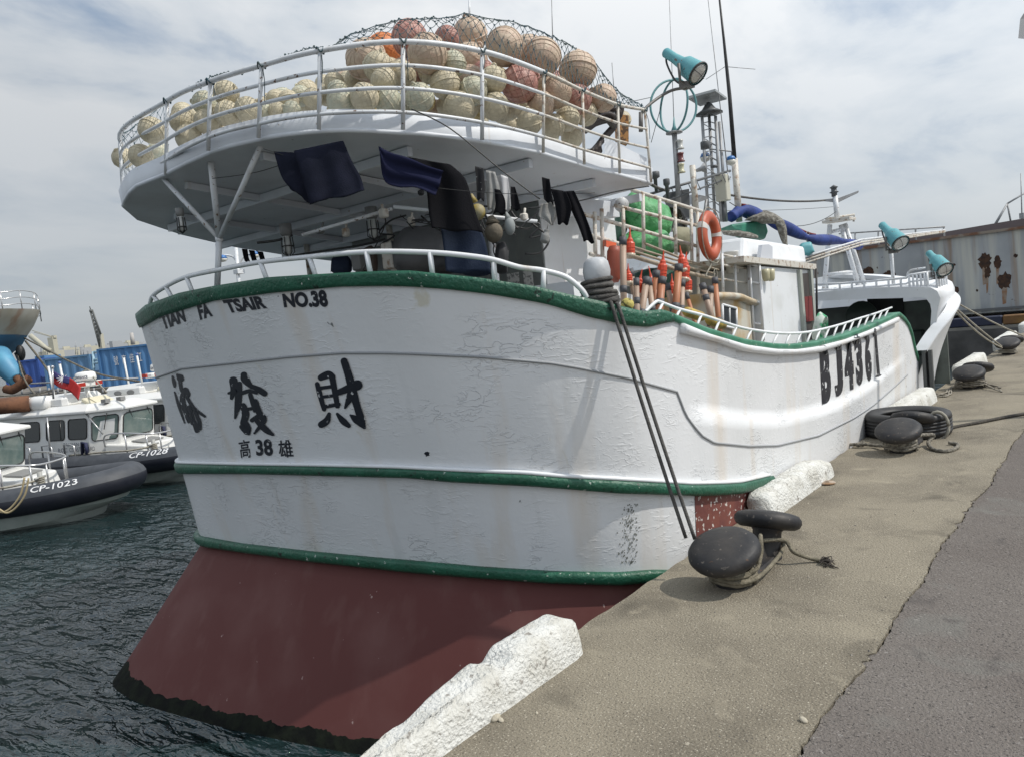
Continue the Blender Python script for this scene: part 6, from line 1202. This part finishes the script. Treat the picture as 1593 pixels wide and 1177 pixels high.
def container(px0, px1, py0, py1, d, m, label, txt=None):
    t = thing('shipping_container', label, 'container', at((px0+px1)/2, py1, d=d)); mb = MB(); c, w, h, z0 = vbox(mb, px0, px1, py0, py1, d, 2.4); obj('body', mb, m, t)
    mb = MB(); n = int(w/.28); o = Vector((c.x, c.y, 0)) - VR*(w/2) - VF*1.2
    rows = [[], []]
    for k in range(n*2+1):
        f = k/(n*2); q = o + VR*(w*f) - VF*(.03 + (.06 if (k//2) % 2 else 0)); rows[0].append(q + Vector((0,0,z0+.14))); rows[1].append(q + Vector((0,0,z0+h-.12)))
    mb.grid(rows, smooth=False); obj('corrugated_side', mb, m, t)
    mb = MB()
    for zz in (z0+.07, z0+h-.06): mb.box(o + VR*(w/2) - VF*.06 + Vector((0,0,zz)), (w, .16, .14), MV)
    for f in (0, 1): mb.box(o + VR*(w*f) - VF*.05 + Vector((0,0,z0+h/2)), (.16, .18, h), MV)
    obj('frame', mb, m, t)
    if txt:
        for k, ch in enumerate(txt): flat_text('side_lettering', ch, o + VR*(1.15+.62*k) - VF*.13 + Vector((0,0,z0+h*.55+.03*k)), VR, (0,0,1), .34, .72, WTXT, t, .0)
BL1 = mat('container_blue', (.065, .18, .37), .6, (.08, .20, .39), 1.0, .4, .65, space='w'); BL2 = mat('container_steel_blue', (.10, .21, .37), .6, (.12, .24, .38), 1.0, .4, .65, space='w'); BL3 = mat('container_deep_blue', (.035, .09, .32), .55, space='w')
container(161, 262, 537, 599, 60, BL1, 'bright blue container with white characters on its corrugated side', '\u842c\u80b2\u4f73\u6c5f'.replace('\u842c', '\u865f'))
container(76, 146, 554, 602, 61, BL2, 'faded steel blue container in the middle of the far quay')
container(14, 66, 560, 603, 62, BL3, 'deep blue container left of the steel blue one')
container(64, 76, 553, 600, 66, BL1, 'narrow blue container end between two blue containers')
fr = thing('container_frame', 'pale blue open steel frame left of the bright blue container', 'frame', at(153, 602, d=61)); mb = MB()
for x in (146, 159): mb.tube([at(x, 602, d=61), at(x-1, 547, d=61)], .12, 4)
for y in (548, 560, 565, 582): mb.tube([at(146, y, d=61), at(159, y-2, d=61)], .12, 4)
mb.poly([at(151,551,d=60.9), at(158,550,d=60.9), at(158,560,d=60.9), at(151,561,d=60.9)], VF*.05); obj('steelwork', mb, mat('pale_blue_paint', (.36, .52, .6), .6), fr)
HZ = mat('hazed_grey', (.34, .35, .36), .9, space='w'); HZ2 = mat('hazed_cream', (.44, .42, .34), .9, space='w')  # distance haze is put into these pale colours
rs = random.Random(6)
for k in range(15):
    x = 60+11*k+rs.uniform(-4, 4); w = rs.uniform(5, 14); y = 549-.09*(x-90)-rs.uniform(1, 8); mb = MB(); vbox(mb, x, x+w, y, 566, 300+10*k, 12); vbox(mb, x+w*.3, x+w*.5, y-2.5, y, 301+10*k, 5)
    obj('distant_building', mb, HZ if k % 3 else HZ2, label='small pale building in the far skyline, %s from the left' % (['first','second','third','fourth','fifth','sixth','seventh','eighth','ninth','tenth','eleventh','twelfth','thirteenth','fourteenth','fifteenth'][k]), cat='building', group='distant harbour skyline')
for x, h in ((64,25),(74,15),(118,22),(121,13),(126,18),(130,12),(137,9)):
    mb = MB(); mb.tube([at(x, 552, d=280), at(x-.5, 552-h, d=280)], [.16, .08], 5); mb.tube([at(x-2, 552-h*.6, d=280), at(x+2, 552-h*.6-.3, d=280)], .1, 4); obj('distant_mast', mb, HZ, label='thin pale mast at %d percent across the far skyline' % (x*100//220), cat='mast', group='distant masts')
mb = MB(); vbox(mb, 172, 177, 531, 548, 320, 8); obj('distant_block', mb, HZ, label='small square block on the skyline above the bright blue container', cat='building')
mb = MB(); mb.tube([at(207, 536, d=320), at(204.5, 518, d=320)], [.9, .7], 10); obj('distant_chimney', mb, mat('banded_chimney', (.42, .4, .38), .9), label='thin chimney on the skyline near the stern', cat='chimney')
cr_ = thing('harbour_crane', 'dark lattice boom crane on a cream pedestal above the containers', 'crane', at(157, 548, d=150)); mb = MB()
b0, b1 = at(155, 540, d=150), at(140, 482, d=150); c0, c1 = at(157, 520, d=150), at(143.5, 482, d=150)
mb.tube([b0, b1], .16, 5); mb.tube([c0, c1], .16, 5)
for k in range(9): mb.tube([b0.lerp(b1, k/9), c0.lerp(c1, (k+.5)/9)], .09, 4); mb.tube([b0.lerp(b1, (k+1)/9), c0.lerp(c1, (k+.5)/9)], .09, 4)
mb.sphere(at(141.5, 484, d=150), .35, 8, 6); mb.tube([at(141,482,d=150), at(139.5,477,d=150)], .1, 4); obj('boom', mb, mat('dark_lattice', (.12, .125, .12), .7), cr_)
mb = MB(); vbox(mb, 154.5, 160, 519, 548, 151, 1.2); obj('pedestal', mb, HZ2, cr_)
cr_ = thing('deck_crane', 'cream deck crane with a folded jib beside the blue ship', 'crane', at(82, 548, d=150)); mb = MB(); vbox(mb, 77, 85, 525, 549, 150, 1.5); vbox(mb, 80, 84, 522, 526, 150, 1); obj('tower', mb, HZ2, cr_)
mb = MB(); mb.tube([at(47, 522, d=150), at(70, 541, d=150), at(79, 546, d=150)], .5, 6); mb.tube([at(50, 514, d=150), at(82, 524, d=150)], .08, 4); mb.tube([at(53, 517, d=150), at(82, 525, d=150)], .08, 4); obj('jib', mb, HZ2, cr_)
lm_ = thing('street_lamp', 'double armed street lamp with blue heads seen below the float deck', 'lamp', at(378, 520, d=48)); mb = MB(); mb.tube([at(378, 520, d=48), at(366, 375, d=48)], .12, 8)
for s in (-1, 1): mb.tube(smooth_line([at(371, 415, d=48), at(371+s*8, 400, d=48), at(371+s*24, 397 if s < 0 else 393, d=48)], 5), .06, 6)
mb.box(at(372, 423, d=48), (.5, .5, .25)); obj('pole', mb, PIPE, lm_)
for s in (-1, 1):
    c = at(371+s*25, 403 if s < 0 else 397, d=48); mb = MB(); mb.lathe([(.0,.26),(.2,.2),(.34,0)], c, n=14); o = obj('lamp_head', mb, mat('blue_lamp_cap', (.04, .16, .42), .4), lm_); mb = MB(); mb.lathe([(.34,0),(.2,-.16),(.0,-.2)], c, n=14); obj('lamp_glass', mb, mat('white_globe', (.62, .61, .55), .3), o)
# ---------------------------------------------------------------- cross quay edge and rusty hull on the right
for k in range(13):
    x0 = -24+3.1*k*.62; mb = MB(); mb.box((x0+.95, 29.72, .16), (1.9, .3, .3), bev=.03); obj('painted_kerb', mb, mat('navy_kerb_paint', (.018, .022, .05), .7, (.03, .035, .06), 3, .4, .6) if k % 3 else mat('ochre_kerb_paint', (.22, .12, .035), .7, (.16, .08, .03), 3, .4, .6), label='%s kerb beam on the cross quay edge' % ('ochre painted' if k % 3 == 0 else 'navy painted'), cat='kerb', group='%s kerb beams' % ('ochre' if k % 3 == 0 else 'navy'))
hb = thing('rusty_hull', 'old grey ship hull with rust holes beyond the cross quay', 'ship', (5, 36, 0))
RUST = mat('grey_rusty_plate', (.35, .37, .385), .7, (.26, .28, .295), .55, .4, .62, bump=.15, bsc=3, space='w', streak=[((.52, .52, .46), 2.4, .5, .66, .8), ((.24, .15, .08), 2.8, .57, .72, .85), ((.2, .2, .2), 3.2, .62, .72, .5)], spots=[((.06, .035, .025), 2.6, .70, .725)])
mb = MB(); zt = at(1500, 366, y=34).z
mb.box((8, 36, zt/2+.1), (60, 4, zt-.2)); obj('plating', mb, RUST, hb)
mb = MB(); mb.box((8, 33.96, zt), (60, .12, .1)); obj('gunwale', mb, mat('rust_red_edge', (.17, .085, .05), .8, (.26, .22, .18), 2, .45, .6, space='w'), hb)
mb = MB(); mb.box((8, 33.97, .33), (60, .1, .08)); obj('bilge_strake', mb, mat('dark_grey_plate', (.12, .125, .13), .7), hb)
zc0 = at(1410, 371, y=37).z; zc1 = at(1593, 340, y=37).z; xa = at(1410, 371, y=37).x; xb = at(1593, 340, y=37).x
mb = MB(); sl_ = (zc1-zc0)/(xb-xa); mb.hexa([Vector((xa-2,37,zt-.4)),Vector((xb+12,37,zt-.4)),Vector((xb+12,39,zt-.4)),Vector((xa-2,39,zt-.4)),Vector((xa-2,37,zc0-2*sl_)),Vector((xb+12,37,zc1+12*sl_)),Vector((xb+12,39,zc1+12*sl_)),Vector((xa-2,39,zc0-2*sl_))]); obj('hatch_coaming', mb, mat('purple_brown_paint', (.11, .085, .085), .7, space='w'), hb)
RH = mat('deep_rust', (.035, .02, .015), .9, (.07, .035, .02), 6, .4, .6, bump=.6, space='w')
for px, py, rx, ry, s in ((1532,406,10,14,1),(1536,424,5,9,2),(1552,409,6,10,3),(1563,437,11,13,4),(1383,428,10,6,5),(1350,424,9,9,6),(1488,451,4,6,7),(1580,398,4,3,8),(1482,472,7,6,9),(1484,412,3,2,10),(1600,440,6,9,11),(1520,452,2,2,12)):
    rnd = random.Random(s); pts = [at(px + rx*math.cos(t)*(1+rnd.uniform(-.3,.2)), py + ry*math.sin(t)*(1+rnd.uniform(-.3,.25)), y=33.995) for t in np.linspace(0, 2*PI, 22)[:-1]]; mb = MB(); mb.poly(pts, (0, .02, 0)); obj('rust_hole', mb, RH, hb)
    if ry > 8:
        a = at(px-rx*.45, py+ry*.6, y=33.998); b = at(px+rx*.4, py+ry*.6, y=33.998); mb = MB(); mb.add([a, b, at(px+rx*.2, py+ry+22, y=33.998), at(px-rx*.3, py+ry+24, y=33.998)], [(0,1,2,3)], False); obj('rust_stain', mb, mat('orange_rust_stain', (.24, .13, .07), .8, (.28, .24, .2), 4, .4, .6, space='w'), hb)
mb = MB()
for dy in (0, 12): mb.tube([at(1305, 364+dy, y=34.3), at(1470, 353+dy*.8, y=34.3)], .03, 5)
for x in (1310, 1330, 1366, 1396, 1424, 1468): mb.tube([at(x, 364-.066*(x-1305), y=34.3), at(x+1, 390-.13*(x-1305), y=34.3)], .035, 5)
obj('deck_railing', mb, STEEL, hb)
ac = thing('far_derrick', 'thin grey derrick frame above the rusty hull at the right edge', 'derrick', at(1568, 350, d=60)); mb = MB()
for a, b in (((1547,350),(1567,317)), ((1549,350),(1567,318)), ((1567,317),(1572,344)), ((1567,317),(1600,297))): mb.tube([at(*a, d=60), at(*b, d=60)], .07, 5)
obj('frame', mb, STEEL, ac)
mb = MB(); mb.tube([at(1590, 342, d=58), at(1588, 270, d=58)], [.05, .03], 5); mb.box(at(1589.5, 336, d=58), (.3, .3, .4)); obj('thin_mast', mb, STEEL, label='thin mast at the right edge above the rusty hull', cat='mast')
# quayside lamp whose head reaches into the upper right corner
ql = thing('quay_lamp', 'grey lamp head hanging into the upper right corner', 'lamp', (5.5, 11.5, 0)); h_ = at(1594, 45, d=9.6)
mb = MB(); mb.tube(smooth_line([Vector((h_.x+2.6, h_.y+1.2, 0)), Vector((h_.x+2.6, h_.y+1.2, h_.z-.2)), Vector((h_.x+2.2, h_.y+1.0, h_.z+.25)), h_ + Vector((.3,.1,.08))], 6), .06, 10); ql.location = (h_.x+2.6, h_.y+1.2, 0); bpy.context.view_layer.update(); obj('pole', mb, STEEL, ql)
mb = MB(); p = [at(1584,60,d=9.6), at(1587,30,d=9.6), at(1592,22,d=9.6), at(1640,30,d=9.9), at(1640,66,d=9.9)]; mb.poly(p, (.05,.1,.1)); obj('lamp_head', mb, mat('grey_lamp_housing', (.3,.31,.32), .5), ql)
